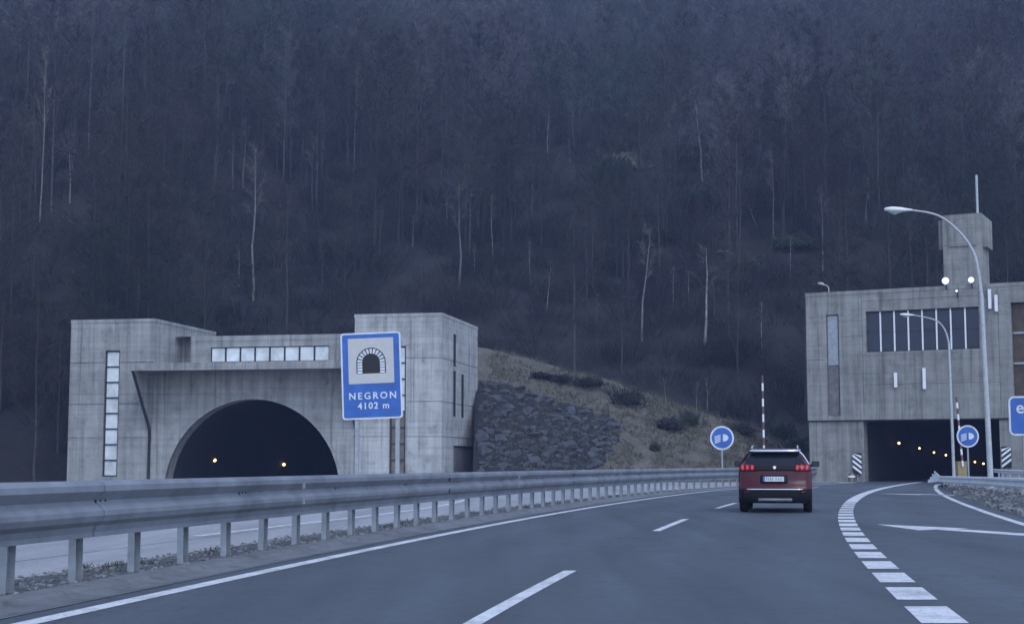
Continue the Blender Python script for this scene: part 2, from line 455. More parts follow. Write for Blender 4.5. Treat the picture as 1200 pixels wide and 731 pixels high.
mb = MB(); tp = [(99.4 + i * .7, max(.15, mound_z(-2.3, 99.4 + i * .7) + .04)) for i in range(15)]
poly = [(tp[0][0], -.1)] + tp + [(tp[-1][0], -.1)]
mb.add([(-2.62, a, b) for a, b in poly] + [(-2.15, a, b) for a, b in poly], [tuple(range(len(poly))), tuple(range(2 * len(poly) - 1, len(poly) - 1, -1))] + [(i, i + 1, i + 1 + len(poly), i + len(poly)) for i in range(len(poly) - 1)])
tag(mb.build('wing_wall', M['bed'], fix=True), 'low sloping dark wing wall edging the rock bank by the arched portal', 'wall')
# right-hand bank under its guardrail
mb = MB(); rows = []
def bank_h(y): return .18 + .0045 * max(0, 78 - y) if y < 86 else .15
for i in range(111):
    y = -10 + i * .9
    h = bank_h(y)
    rows.append([(Rx(y) + .42, y, -.01), (Rx(y) + .55, y, .05), (Rx(y) + .55 + .45 * (RGx(y) - Rx(y) - .55), y, .05 + h * .62), (RGx(y) - .02, y, h),
                 (RGx(y) + 1.2, y, h + .04), (RGx(y) + 7, y, h + .1), (RGx(y) + 30, y, .8)])
rows = [r for r in rows if r[0][1] < 92]
mb.strip(rows, smooth=True); bank = mb.build('gravel_bank', M['gravel'], fix=True); bank['kind'] = 'structure'
#PART2
# ------------------------------------------------------------------ left tunnel portal
TA = lambda x, y, z: Vector((x, y, z))
por = tag(empty('tunnel_portal', PA, RA), 'pale concrete tunnel portal with round arch, two square towers and a projecting canopy', 'tunnel portal')
HT = 11.1
def tower(x0, x1, front, side, side_right):
    """a square tower: front relief at y=0, one side relief, plain elsewhere"""
    mb = MB(); wd = x1 - x0; dp = 10.7
    lifts = [(0, wd, z, z + .07, .05) for z in (2.95, 5.25, 8.1)]
    relief(mb, wd, 0, HT, front + lifts, 0, lambda a, d, z: (x0 + a, d, z))
    lifts2 = [(0, dp, z, z + .07, .05) for z in (2.95, 5.25, 8.1)]
    if side_right: relief(mb, dp, 0, HT, side + lifts2, 0, lambda a, d, z: (x1 - d, a, z))
    else: mb.add([(x1, 0, 0), (x1, dp, 0), (x1, dp, HT), (x1, 0, HT)], [(0, 1, 2, 3)])
    mb.add([(x0, 0, 0), (x0, dp, 0), (x0, dp, HT), (x0, 0, HT)], [(3, 2, 1, 0)])
    mb.add([(x0, dp, 0), (x1, dp, 0), (x1, dp, HT), (x0, dp, HT)], [(3, 2, 1, 0)])
    mb.add([(x0, 0, HT - .12), (x1, 0, HT - .12), (x1, dp, HT - .12), (x0, dp, HT - .12)], [(0, 1, 2, 3)])
    t = mb.build('tower', M['conc3' if side_right else 'conc'], por)
    c = MB()                                                   # coping round the flat roof
    for lo, hi in (((x0 - .03, -.03, HT - .2), (x1 + .03, .3, HT + .03)), ((x0 - .03, dp - .3, HT - .2), (x1 + .03, dp + .03, HT + .03)),
                   ((x0 - .028, .3, HT - .2), (x0 + .3, dp - .3, HT + .028)), ((x1 - .3, .3, HT - .2), (x1 + .028, dp - .3, HT + .028))):
        c.b2(lo, hi)
    c.build('coping', M['conc3' if side_right else 'conc'], t)
    return t
tw1 = tower(-26.5, -20.3, [(2.6, 3.7, .35, 8.97, .28)], [], False)
tw2 = tower(-6.0, 0.0, [(2.45, 3.55, .35, 8.97, .28)],
            [(3.2, 4.1, 7.8, 10.0, .12), (3.2, 4.1, 4.4, 7.5, .12), (5.6, 6.5, 4.4, 7.4, .12), (3.3, 10.3, .02, 2.45, .25)], True)
def pane_column(tw, xc, n, z0, z1, w, mats, y=.2):
    fr = MB(); h = (z1 - z0) / n
    for i in range(n + 1): fr.b2((xc - w / 2, y - .11, z0 + i * h - .045), (xc + w / 2, y - .02, z0 + i * h + .045))
    for s in (-1, 1): fr.b2((xc + s * (w / 2 - .03) - .04, y - .1, z0), (xc + s * (w / 2 - .03) + .04, y - .025, z1))
    win = fr.build('window', M['dark'], por)
    for i in range(n):
        p = MB(); p.b2((xc - w / 2 + .05, y - .03, z0 + i * h + .045), (xc + w / 2 - .05, y + .01, z0 + (i + 1) * h - .045))
        p.build('pane', M[mats[i % len(mats)]] if len(mats) < n else M[mats[i]], win)
    return win
pane_column(tw1, -23.35, 8, .4, 8.92, 1.04, ['panel'])
pane_column(tw2, -3.0, 8, .4, 8.92, 1.04, ['panebrown', 'panebrown', 'panebrown', 'panebrown', 'panel', 'panel', 'panel', 'panel'])  # lower panes carry the painted brown reflection
for (ya, yb, za, zb) in ((3.2, 4.1, 7.8, 10.0), (3.2, 4.1, 4.4, 7.5), (5.6, 6.5, 4.4, 7.4)):
    p = MB(); p.b2((-.10, ya + .02, za + .02), (-.05, yb - .02, zb - .02)); p.build('slit_window', M['black'], por)
for (ya, yb, lab) in ((3.34, 6.75, 0), (6.85, 10.26, 1)):      # louvred doors in the side
    f = MB(); f.b2((-.235, ya, .02), (-.20, yb, 2.4)); dr = f.build('side_door', M['dark'], por)
    n = 9
    for i in range(n):
        q = MB(); a = ya + .04 + (yb - ya - .08) * i / n; b = ya + .04 + (yb - ya - .08) * (i + .8) / n
        q.b2((-.20, a, .06), (-.15, b, 2.34)); q.build('slat', M['door'], dr)
# arch wall between the towers
AC, AZ, AR = -13.12, -.66, 6.2
mb = MB(); ZT = 7.75; n = 40
a0 = math.asin(.66 / AR)
arc = [(AC - AR * math.cos(a0 + (math.pi - 2 * a0) * i / n), AZ + AR * math.sin(a0 + (math.pi - 2 * a0) * i / n)) for i in range(n + 1)]
fr = [[(x, .004, z), (x, .004, ZT)] for x, z in arc]
fr = [[(-20.298, .004, 0), (-20.298, .004, ZT)]] + fr + [[(-6.002, .004, 0), (-6.002, .004, ZT)]]
mb.strip(fr)
mb.strip([[(x, .004, z), (x, 1.2, z)] for x, z in arc])
aw = mb.build('arch_wall', M['conc'], por)
mb = MB(); mb.strip([[(AC + (x - AC) * 1.0, -.03, AZ + (z - AZ)), (AC + (x - AC) * 1.035, -.03, AZ + (z - AZ) * 1.035), (AC + (x - AC) * 1.035, .01, AZ + (z - AZ) * 1.035)] for x, z in arc])
mb.strip([[(x, -.03, z), (x, .3, z)] for x, z in arc])
mb.build('arch_rim', M['conc'], aw)
mb = MB()
ln = []
for s in [1.2, 3, 8, 15, 25, 40, 60, 90]:
    ln.append([(AC + (x - AC) * 1.01, s, AZ + (z - AZ) * 1.01) for x, z in arc])
mb.strip(ln, smooth=True); mb.add(ln[-1], [tuple(range(n + 1))])
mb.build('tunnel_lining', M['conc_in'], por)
mb = MB(); mb.add([(AC - 6.6, -.5, .018), (AC + 6.6, -.5, .018), (AC + 6.6, 90, .018), (AC - 6.6, 90, .018)], [(0, 1, 2, 3)])
mb.build('tunnel_road', M['asphalt'], por)
# canopy with its gusset walls, lintel with the strip window
mb = MB(); mb.prism([(-20.6, 7.44), (-5.7, 7.44), (-5.7, 7.8), (-20.6, 7.8)], -2.9, -.006); cp = mb.build('canopy', M['conc'], por, fix=True)
mb = MB(); mb.b2((-20.66, -2.98, 7.36), (-5.64, -2.84, 7.86)); mb.build('canopy_lip', M['conc'], cp)
mb = MB(); mb.b2((-20.3, .3, 7.752), (-6.0, 3.4, 7.8)); mb.build('canopy_roof', M['conc'], por)
for x in (-20.62, -5.98):
    mb = MB(); x1 = x + .30
    pr = [(-2.84, 7.44), (-.006, 3.55), (-.006, 7.44)]
    vs = [(x, a, b) for a, b in pr] + [(x1, a, b) for a, b in pr]
    mb.add(vs, [(0, 1, 2), (5, 4, 3), (0, 3, 4, 1), (1, 4, 5, 2), (2, 5, 3, 0)])
    gs = mb.build('gusset_wall', M['conc'], por, fix=True)
    e = MB(); e.tube([(x + .15, -2.86, 7.4), (x + .15, -.05, 3.5), (x + .15, -.05, 0.02)], .11, 6); e.build('drain_pipe', M['dark'], gs)
LX0, LX1 = -19.1, -6.0
mb = MB(); wl = LX1 - LX0
wx0, wx1 = -17.6 - LX0, -8.9 - LX0
relief(mb, wl, 7.802, 10.15, [(wx0, wx1, 8.3, 9.36, .2), (0, wl, 9.75, 9.79, .03)], 0, lambda a, d, z: (LX0 + a, 3.4 + d, z))
mb.add([(LX0, 3.4, 7.802), (LX0, 9, 7.802), (LX0, 9, 10.15), (LX0, 3.4, 10.15)], [(0, 1, 2, 3)])
mb.add([(-20.28, 3.4, 10.15), (LX1, 3.4, 10.15), (LX1, 10.6, 10.15), (-20.28, 10.6, 10.15)], [(0, 1, 2, 3)])
lt = mb.build('lintel', M['conc'], por)
mb = MB(); mb.b2((-20.29, 4.6, 7.802), (LX0 - .002, 4.9, 10.14)); mb.build('recess_wall', M['conc'], por)
fr = MB(); n = 8; pw = (wx1 - wx0) / n
for i in range(n + 1): fr.b2((LX0 + wx0 + i * pw - .05, 3.46, 8.32), (LX0 + wx0 + i * pw + .05, 3.56, 9.34))
for z in (8.3, 9.36): fr.b2((LX0 + wx0, 3.47, z - .05), (LX0 + wx1, 3.55, z + .05))
sw = fr.build('strip_window', M['dark'], por)
for i in range(n):
    p = MB(); p.b2((LX0 + wx0 + i * pw + .06, 3.52, 8.36), (LX0 + wx0 + (i + 1) * pw - .06, 3.58, 9.30)); p.build('pane', M['panel'], sw)

def tunnel_lamp(loc, label, group, r=.12):
    mb = MB(); mb.tube([(0, -.12, 0), (0, 0, 0)], [r, r * 1.15], 8); t = mb.build('tunnel_lamp', M['dark'], loc=loc); tag(t, label, 'lamp', group)
    b = MB()
    ring = [[(r * .95 * math.cos(q) * math.sin(k), -.12 - r * .8 * math.cos(k), r * .95 * math.sin(q) * math.sin(k)) for q in [2 * math.pi * i / 8 for i in range(9)]] for k in (0.05, .5, 1.0, 1.5)]
    b.strip(ring, smooth=True); b.build('bulb', M['lamp'], t)
    return t
def on_side_wall(Mx, Mi, lx, u, v, mirror=1):
    """the point of a tunnel's side wall (local x = lx) that pixel (u, v) shows"""
    o = Vector((0, 0, CH)); d = at(u, v, 100) - o
    lo = Mi @ o; ld = Mi.to_3x3() @ d
    return Mx @ (lo + ld * ((lx - lo.x) / ld.x))
tunnel_lamp(on_side_wall(MA, MAi, -19.0, 252, 539), 'yellow lamp glowing inside the arched tunnel, near its wall', 'tunnel lamps')
tunnel_lamp(on_side_wall(MA, MAi, -19.0, 333, 544), 'yellow lamp glowing deeper inside the arched tunnel, under the middle of the arch', 'tunnel lamps')

# ------------------------------------------------------------------ right portal building
bld = tag(empty('portal_building', PB, RB), 'weathered concrete control building with a wide square tunnel mouth at its foot', 'building')
HB, OX0, OX1, OZ, DP = 13.05, 3.8, 12.75, 4.12, 12.0
WB = 25.0
mb = MB()
holes = [(1.42, 2.3, 4.5, 11.5, .22), (4.18, 11.7, 8.8, 11.6, .35), (13.75, 17.0, 5.6, 11.75, .5),
         (3.9, 3.95, 4.6, 13.05, .04), (0, 1.3, 8.35, 8.4, .03), (3.95, 13.0, 6.55, 6.6, .03), (2.4, 3.9, 9.9, 9.94, .03), (12.9, 12.95, 4.4, 13.05, .04),
         (3.95, 12.9, 12.3, 12.35, .03), (17.6, 17.65, 4.4, 13.05, .04)]
relief(mb, WB, OZ + .08, HB, holes, -.14, lambda a, d, z: (a, d, z))
mb.add([(0, -.14, OZ + .08), (WB, -.14, OZ + .08), (WB, .4, OZ + .08), (0, .4, OZ + .08)], [(0, 1, 2, 3)])
mb.add([(0, -.14, OZ + .08), (0, DP, OZ + .08), (0, DP, HB), (0, -.14, HB)], [(0, 1, 2, 3)])
mb.add([(0, DP, OZ + .1), (WB, DP, OZ + .1), (WB, DP, HB), (0, DP, HB)], [(0, 1, 2, 3)])
mb.add([(WB, -.14, 0), (WB, DP, 0), (WB, DP, HB), (WB, -.14, HB)], [(0, 1, 2, 3)])
mb.add([(0, -.14, HB - .15), (WB, -.14, HB - .15), (WB, DP, HB - .15), (0, DP, HB - .15)], [(0, 1, 2, 3)])
mb.build('upper_wall', M['conc2'], bld)
c = MB()
for lo, hi in (((-.03, -.17, HB - .22), (WB, .2, HB + .03)), ((-.028, .2, HB - .22), (.3, DP, HB + .028))): c.b2(lo, hi)
c.build('parapet', M['conc2'], bld)
mb = MB()
mb.b2((.02, .06, 0), (OX0, 1.2, OZ)); mb.build('pier', M['conc2'], bld)
mb = MB(); mb.b2((OX1, .06, 0), (WB, 1.2, OZ)); mb.build('pier', M['conc2'], bld)
mb = MB(); mb.b2((-.02, -.06, OZ + .004), (WB, .5, OZ + .07)); mb.build('ledge_shadow_line', M['dark'], bld)  # dark strip painting in the shadow line below the overhanging upper wall
mb = MB(); mb.add([(.02, 1.2, 0), (.02, DP, 0), (.02, DP, OZ + .1), (.02, 1.2, OZ + .1)], [(0, 1, 2, 3)]); mb.build('side_wall', M['conc2'], bld)
mb = MB(); ln = []
for s in (1.2, 6, 14, 30, 60, 120):
    dx = .0011 * s * s
    ln.append([(OX0 - .02, s, 0), (OX0 - .02, s, OZ + .01), (OX1 + .02, s, OZ + .01), (OX1 + .02, s, 0)])
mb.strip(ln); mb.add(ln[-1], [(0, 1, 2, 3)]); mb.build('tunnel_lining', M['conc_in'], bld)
mb = MB(); mb.add([(OX0, .5, .012), (OX1, .5, .012), (OX1, 120, .012), (OX0, 120, .012)], [(0, 1, 2, 3)]); mb.build('tunnel_road', M['asphalt'], bld)
# tall recess with a pale panel over a darker one
p = MB(); p.b2((1.5, -.02, 8.0), (2.2, .05, 11.4)); p.build('tall_panel', M['steel2'], bld)
p = MB(); p.b2((1.5, .0, 4.55), (2.2, .05, 7.9)); p.build('tall_panel', M['door'], bld)
# window band
fr = MB(); fr.b2((4.18, .06, 8.8), (11.7, .16, 8.92)); fr.b2((4.18, .06, 11.48), (11.7, .16, 11.6)); fr.b2((4.18, .08, 10.15), (11.7, .15, 10.22))
wb = fr.build('window_band', M['dark'], bld); npn = 8; pw = 7.52 / npn
for i in range(npn):
    p = MB(); p.b2((4.2 + i * pw + .04, .12, 8.93), (4.2 + (i + 1) * pw - .04, .18, 11.47)); p.build('pane', M['pane'], wb)
for i in range(1, npn):
    p = MB(); x = 4.2 + i * pw; p.b2((x - .045, .0, 8.83), (x + .045, .118, 11.57)); p.build('mullion', M['white'], wb)
# brown opening at the far end
p = MB(); p.b2((13.78, .28, 5.62), (16.98, .34, 11.73)); ob = p.build('brown_shutter', M['brown'], bld)
for z in (7.7, 9.7):
    p = MB(); p.b2((13.76, .18, z), (17.0, .29, z + .14)); p.build('cross_rail', M['steel2'], ob)
# tube lights and pipes on the face
for (x, za, zb, y) in ((6.15, 6.35, 7.35, -.28), (8.05, 6.2, 7.6, -.25), (12.45, 11.4, 12.7, -.26), (12.85, 11.2, 12.3, -.24)):
    p = MB(); p.b2((x - .1, y - .06, za), (x + .1, y + .05, zb)); p.b2((x - .05, y + .05, za + .2), (x + .05, -.14, za + .3)); p.b2((x - .05, y + .05, zb - .3), (x + .05, -.14, zb - .2))
    tag(p.build('tube_light', M['white'], loc=PB, rot=(0, 0, RB)), {6.15: 'short white tube light below the third pane of the window band', 8.05: 'longer white tube light below the middle of the window band',
        12.45: 'taller white tube light beside the roof tower, nearest the lamp pole', 12.85: 'lower white tube light beside the brown opening'}[x], 'wall light', 'white tube lights on the concrete face')
# roof tower with ears and a mast
mb = MB(); tx = 10.4
mb.b2((tx - 1.3, 2, HB - .15), (tx + 1.3, 4.6, 18.2)); mb.b2((tx - 1.62, 2.3, 15.9), (tx - 1.302, 4.3, 17.9)); mb.b2((tx + 1.302, 2.3, 15.9), (tx + 1.62, 4.3, 17.9))
mb.b2((tx - .9, 1.9, 16.0), (tx + .9, 1.998, 18.0))
rt = mb.build('roof_tower', M['conc2'], bld)
mb = MB(); mb.tube([(tx + 1.0, 2.4, 18.2), (tx + 1.0, 2.4, 20.9)], .085, 8); mb.build('mast', M['lampm'], rt)
def flood(u, v, r, label):
    p = MBi @ at(u, v, 1); o = MBi @ Vector((0, 0, CH)); d = p - o
    loc = MBm @ (o + d * ((-.5 - o.y) / d.y))
    t = tag(empty('floodlight', loc, RB), label, 'floodlight', 'floodlights on the roof edge')
    b = MB(); b.tube([(0, .3, 0), (0, .12, 0), (0, 0, 0)], [r * .45, r, r * 1.05], 14); b.build('housing', M['steel2'], t)
    l = MB(); l.strip([[(r * k * math.cos(q), -.012 - .06 * (1 - k), r * k * math.sin(q)) for q in [2 * math.pi * i / 16 for i in range(17)]] for k in (.96, .6, .25, .01)], smooth=True)
    l.build('lens', M['flood'], t)
    b = MB(); b.tube([(0, .2, -r * .9), (0, .28, -r - .25), (0, .62, -r - .4)], .035, 6); b.build('bracket', M['dark'], t)
flood(1108, 329, .24, 'big round white floodlight on the roof edge, to one side of the tower')
flood(1138, 328, .20, 'round white floodlight at the foot of the roof tower, next to the lamp pole')
flood(1121, 341, .08, 'tiny round floodlight just above the window band')
t = tag(empty('roof_lamp', MBm @ Vector((1.6, .1, HB)), RB), 'small lamp on a short bent arm at the roof corner', 'lamp')
b = MB(); b.tube([(0, 0, 0), (0, 0, .35), (-.1, 0, .5), (-.35, 0, .6)], .035, 6); b.build('arm', M['lampm'], t)
b = MB(); b.tube([(-.3, 0, .58), (-.5, 0, .68), (-.75, 0, .70)], [.05, .11, .06], 8); b.build('head', M['lampm'], t)
for i, (u, v) in enumerate(((1053, 519), (1077, 525), (1094, 530), (1108, 533), (1142, 541), (1152, 543))):
    p = on_side_wall(MBm, MBi, OX0 + .25, u, v); q = MBi @ p
    if not 1 < q.y < 112:
        a = MBi @ Vector((0, 0, CH)); d = (MBi @ at(u, v, 1)) - a; p = MBm @ (a + d * ((112 - a.y) / d.y)); q = MBi @ p
    sz_ = .00066 * p.y * (1.25 if i == 0 else 1)
    tunnel_lamp(p, ['brightest yellow lamp just inside the square tunnel mouth', 'second yellow lamp of the row inside the square tunnel', 'third yellow lamp of the row inside the square tunnel',
                    'small yellow lamp deep in the square tunnel, by the thin lamp pole', 'small yellow lamp in the square tunnel just past the round blue sign',
                    'small yellow lamp in the square tunnel, next to the tall lamp pole'][i], 'tunnel lamps', sz_)
# hazard panels on the piers
def hazard(lx, z0, z1, wd, flip, label, block):
    t = tag(empty('hazard_panel', MBm @ Vector((lx, -.05 if block else -.0, 0)), RB), label, 'hazard sign', 'striped hazard panels at the tunnel mouth')
    b = MB(); b.b2((-wd / 2, -.04, z0), (wd / 2, 0, z1)); b.build('board', M['black'], t)
    n = 4; h = (z1 - z0) / n
    for i in range(n):
        zc = z0 + i * h; k = h * .5; sl = wd * .75 * (1 if flip else -1)
        pts = []
        za, zb = (zc, zc + sl) if sl > 0 else (zc - sl, zc)
        poly = [(-wd / 2 + .01, za), (wd / 2 - .01, zb), (wd / 2 - .01, zb + k), (-wd / 2 + .01, za + k)]
        poly = [(x, min(z1 - .01, max(z0 + .01, z))) for x, z in poly]
        if max(q[1] for q in poly) - min(q[1] for q in poly) < .1: continue
        b = MB(); b.prism(poly, -.052, -.041); b.build('stripe', M['white'], t)
    b = MB(); b.tube([(0, .04, 0), (0, .04, z0 + .1)], .04, 6); b.build('post', M['steel2'], t)
hazard(3.35, .5, 1.95, .62, False, 'black and white striped hazard panel on the pier behind the red car', True)
hazard(13.15, .95, 2.35, .62, True, 'black and white striped hazard panel beside the tall lamp pole', True)
mb = MB(); mb.tube([(0, 0, 0), (0, 0, .5), (0, 0, .62)], [.26, .24, .12], 10)
bl = tag(mb.build('bollard', M['panebrown'], loc=MBm @ Vector((3.05, -.5, 0))), 'low pale block at the foot of the striped pier panel', 'bollard')
mb = MB(); mb.tube([(0, 0, .3), (0, 0, .42)], [.262, .255], 10); mb.build('band', M['white'], bl)
#PART3
# ------------------------------------------------------------------ guardrails
def arcs(f, y0, y1, step):
    """points along x=f(y) at equal arc steps: (point, direction)"""
    out = []; y = y0; acc = 0.0; last = Vector((f(y0), y0, 0)); out.append(y0)
    while y < y1:
        y += .02; p = Vector((f(y), y, 0)); acc += (p - last).length; last = p
        if acc >= step: out.append(y); acc -= step
    return out
def frame(f, y):
    d = Vector((f(y + .05) - f(y - .05), .1, 0)).normalized()
    return Vector((f(y), y, 0)), d, Vector((d.y, -d.x, 0))     # point, along, to the right
PROF = [(.0, .572), (.03, .585), (.09, .575), (.125, .535), (.13, .475), (.055, .405), (.03, .378), (.05, .348), (.128, .275), (.132, .225), (.105, .165), (.035, .115), (.015, .05), (.02, .0)]
gr = tag(empty('guardrail', (Gx(16), 16, 0)), 'long galvanised steel crash barrier curving along the left edge of the motorway', 'guardrail')
org = gr.location.copy()
def gtop(y): return 1.055 - .0007 * max(0, y - 16)
ys = arcs(Gx, 3.0, 99.0, 4.3)
for a, b in zip(ys, ys[1:]):
    mb = MB(); rows = []
    for i in range(5):
        y = a + (b - a) * i / 4 + (.12 if i == 4 else 0); p, d, r = frame(Gx, y); lap = .004 if i == 0 else 0
        rows.append([p + r * (.16 + o + lap - (.003 if i == 4 else 0)) + Vector((0, 0, gtop(y) - .585 + z)) - org for o, z in PROF])
    mb.strip(rows)
    o = mb.build('beam', M['steel'], gr)
    sol = o.modifiers.new('thickness', 'SOLIDIFY'); sol.thickness = .005; sol.use_rim = False
    p, d, r = frame(Gx, a + .1); b2 = MB()
    for z in (.505, .365, .23):
        for k in (-.12, .0, .12):
            c = p + r * (.16 + (.105 if z != .365 else .03)) + d * k + Vector((0, 0, gtop(a) - .585 + z)) - org
            if k == 0 and z != .365: continue
            b2.tube([c - r * .01, c + r * .014], .022, 6)
    b2.build('bolts', M['dark'], o)['kind'] = 'stuff'
pm = MB(); pm.b2((-.085, -.03, 0), (.085, -.022, 1.0)); pm.b2((-.085, -.022, 0), (-.077, .05, 1.0)); pm.b2((.077, -.022, 0), (.085, .05, 1.0))
bm_ = MB(); bm_.b2((-.06, -.0, .60), (.06, .17, .92))
pme = pm.mesh('post', M['steel2']); bme = bm_.mesh('spacer', M['steel2'])
for i, y in enumerate(arcs(Gx, 4.2, 99.0, 1.455)):
    p, d, r = frame(Gx, y)
    rz = math.atan2(-r.x, r.y)
    s = gtop(y) / 1.055 - .02
    po = link('post', pme, gr, p - org, (R(random.uniform(-1, 1)), R(random.uniform(-1, 1)), rz + math.pi + math.pi), (1, 1, s))
    sp = link('spacer', bme, po)
for i, y in enumerate((22.4, 31.6, 38.6, 46.0, 54.0)):
    p, d, r = frame(Gx, y)
    for z in (.44, .21):
        mb = MB(); mb.box((0, 0, 0), (.03, .06, .085), Matrix.Translation(p + r * .285 + Vector((0, 0, gtop(y) - .585 + z)) - org) @ Matrix.Rotation(math.atan2(d.y, d.x) - R(90), 4, 'Z'))
        mb.build('reflector', M['steel2'] if i % 2 == 0 else M['dark'], gr)

def simple_rail(name, f, y0, y1, zt, hb, label, post_step, off=0.0, endflare=True):
    g0 = tag(empty(name, (f(y0), y0, 0)), label, 'guardrail'); og = g0.location.copy()
    PR = [(-.0, 0), (.07, -.012), (.09, -.07), (.02, -.13), (.0, -.155), (.02, -.18), (.08, -.24), (.05, -.30), (0, -.31)]
    yy = arcs(f, y0, y1, 4.0) + [y1]
    for a, b in zip(yy, yy[1:]):
        if b - a < .2: continue
        mb = MB(); rows = []
        for i in range(5):
            y = a + (b - a) * i / 4; p, d, r = frame(f, y)
            rows.append([p - r * (.1 + o) + Vector((0, 0, zt(y) + z * hb / .31)) - og for o, z in PR])
        mb.strip(rows); o = mb.build('beam', M['pale3'], g0)
        sol = o.modifiers.new('thickness', 'SOLIDIFY'); sol.thickness = .005; sol.use_rim = False
    for y in arcs(f, y0 + .3, y1, post_step):
        p, d, r = frame(f, y); mb = MB()
        mb.box((0, 0, (zt(y) - .02 + off) / 2), (.1, .06, zt(y) - .02 - off), Matrix.Translation(p - og) @ Matrix.Rotation(math.atan2(d.y, d.x) - R(90), 4, 'Z'))
        mb.build('post', M['steel2'], g0)
    return g0, og
zt1 = lambda y: .60 + .0066 * max(0, 77 - y)
rg, og = simple_rail('guardrail', RGx, 18, 77.5, zt1, .31, 'short crash barrier on the stony bank at the right of the slip road', 3.2)
mb = MB()                                                      # splayed end wings of the barrier
p, d, r = frame(RGx, 77.4)
for k in range(4):
    q = p + d * (.2 + .5 * k) - r * .1; mb.add([q - og + Vector((0, 0, .62 - .05 * k)), q + d * .75 - r * (.25 + .1 * k) - og + Vector((0, 0, .86 - .16 * k)), q + d * .75 - r * (.25 + .1 * k) - og + Vector((0, 0, .70 - .16 * k)), q - og + Vector((0, 0, .44 - .05 * k))], [(0, 1, 2, 3)])
o = mb.build('end_wing', M['pale3'], rg); o.modifiers.new('thickness', 'SOLIDIFY').thickness = .02
simple_rail('guardrail', lambda y: RGx(y) + 3.2 + .02 * (80 - y), 30, 84, lambda y: .93, .2, 'thin barrier rail running behind the stony bank, past the lamp poles', 3.5)

# ------------------------------------------------------------------ big blue tunnel sign
SY = 45.0
c = at(435.5, 440, SY); sw_, sh_ = 71.0 / 1750 * SY, 101.5 / 1750 * SY
sg = tag(empty('tunnel_sign', (c.x, SY, 0), R(-3)), 'tall blue tunnel sign with arch picture on two posts beside the barrier', 'road sign')
T = Matrix.Translation((0, 0, c.z)) @ Matrix.Rotation(R(-2.2), 4, 'Y')
def rrect(w, h, r, n=5):
    pts = []
    for cx, cz, a in ((w / 2 - r, h / 2 - r, 0), (-w / 2 + r, h / 2 - r, 90), (-w / 2 + r, -h / 2 + r, 180), (w / 2 - r, -h / 2 + r, 270)):
        for i in range(n + 1): pts.append((cx + r * math.cos(R(a + 90 * i / n)), cz + r * math.sin(R(a + 90 * i / n))))
    return pts
def plate(poly, y0, y1, name, mat, parent, T, off=(0, 0)):
    mb = MB(); mb.prism([(x + off[0], z + off[1]) for x, z in poly], y0, y1); mb.v = [tuple(T @ Vector(p)) for p in mb.v]
    return mb.build(name, mat, parent, fix=True)
bd = plate(rrect(sw_, sh_, .09), -.03, .0, 'border', M['signw'], sg, T)
plate(rrect(sw_ - .10, sh_ - .10, .06), -.036, -.0305, 'face', M['blue'], bd, T)
pw_, ph_ = sw_ * .755, sh_ * .525
po = (0.0, sh_ * .172)
plate(rrect(pw_, ph_, .015), -.042, -.0365, 'picture_panel', M['cream'], bd, T, po)
k = pw_ / 54.0
def arcpoly(hw, hs, z0, n=14): return [(-hw, z0)] + [(hw * math.cos(math.pi - math.pi * i / n), z0 + hs + hw * math.sin(math.pi * i / n)) for i in range(n + 1)] + [(hw, z0)]
plate([(x * k, z * k) for x, z in arcpoly(17.5, 13, -15)], -.047, -.0425, 'arch_outline', M['black'], bd, T, po)
n = 11
for i in range(n):                                             # voussoirs of the pictogram
    a0_, a1_ = math.pi * i / n + .045, math.pi * (i + 1) / n - .045
    q = [(16.3 * math.cos(a0_), -2 + 16.3 * math.sin(a0_)), (16.3 * math.cos(a1_), -2 + 16.3 * math.sin(a1_)), (10.6 * math.cos(a1_), -2 + 10.6 * math.sin(a1_)), (10.6 * math.cos(a0_), -2 + 10.6 * math.sin(a0_))]
    plate([(x * k, z * k) for x, z in q], -.051, -.0475, 'arch_stone', M['signw'], bd, T, po)
for s in (-1, 1):
    for i in range(4):
        z = -15 + i * 3.25
        plate([(min(s * 10.6, s * 16.3) * k, (z + .45) * k), (max(s * 10.6, s * 16.3) * k, (z + .45) * k), (max(s * 10.6, s * 16.3) * k, (z + 3.0) * k), (min(s * 10.6, s * 16.3) * k, (z + 3.0) * k)], -.051, -.0475, 'arch_stone', M['signw'], bd, T, po)
def text(body, size, mat, parent, Mx, name='lettering', bold=.0, space=1.0):
    cu = bpy.data.curves.new(name, 'FONT'); cu.body = body; cu.size = size; cu.align_x = 'CENTER'; cu.align_y = 'CENTER'
    cu.extrude = .002; cu.offset = bold; cu.space_character = space; cu.resolution_u = 3
    tmp = bpy.data.objects.new('tmp_text', cu); col.objects.link(tmp)
    dg = bpy.context.evaluated_depsgraph_get(); me = bpy.data.meshes.new_from_object(tmp.evaluated_get(dg))
    bpy.data.objects.remove(tmp); me.transform(Mx @ Matrix.Rotation(R(90), 4, 'X')); me.materials.clear(); me.materials.append(mat)
    return link(name, me, parent)
text('NEGRON', .285, M['signw'], bd, T @ Matrix.Translation((0.02, -.0425, -sh_ * .235)), bold=.005, space=1.35)
text('4102 m', .27, M['signw'], bd, T @ Matrix.Translation((0.04, -.0425, -sh_ * .35)), bold=.005, space=1.2)
for u in (418, 466):
    x = at(u, 500, SY).x - c.x; mb = MB(); mb.b2((x - .06, .004, 0), (x + .06, .12, c.z + sh_ * .45))
    mb.build('post', M['steel2'], sg)

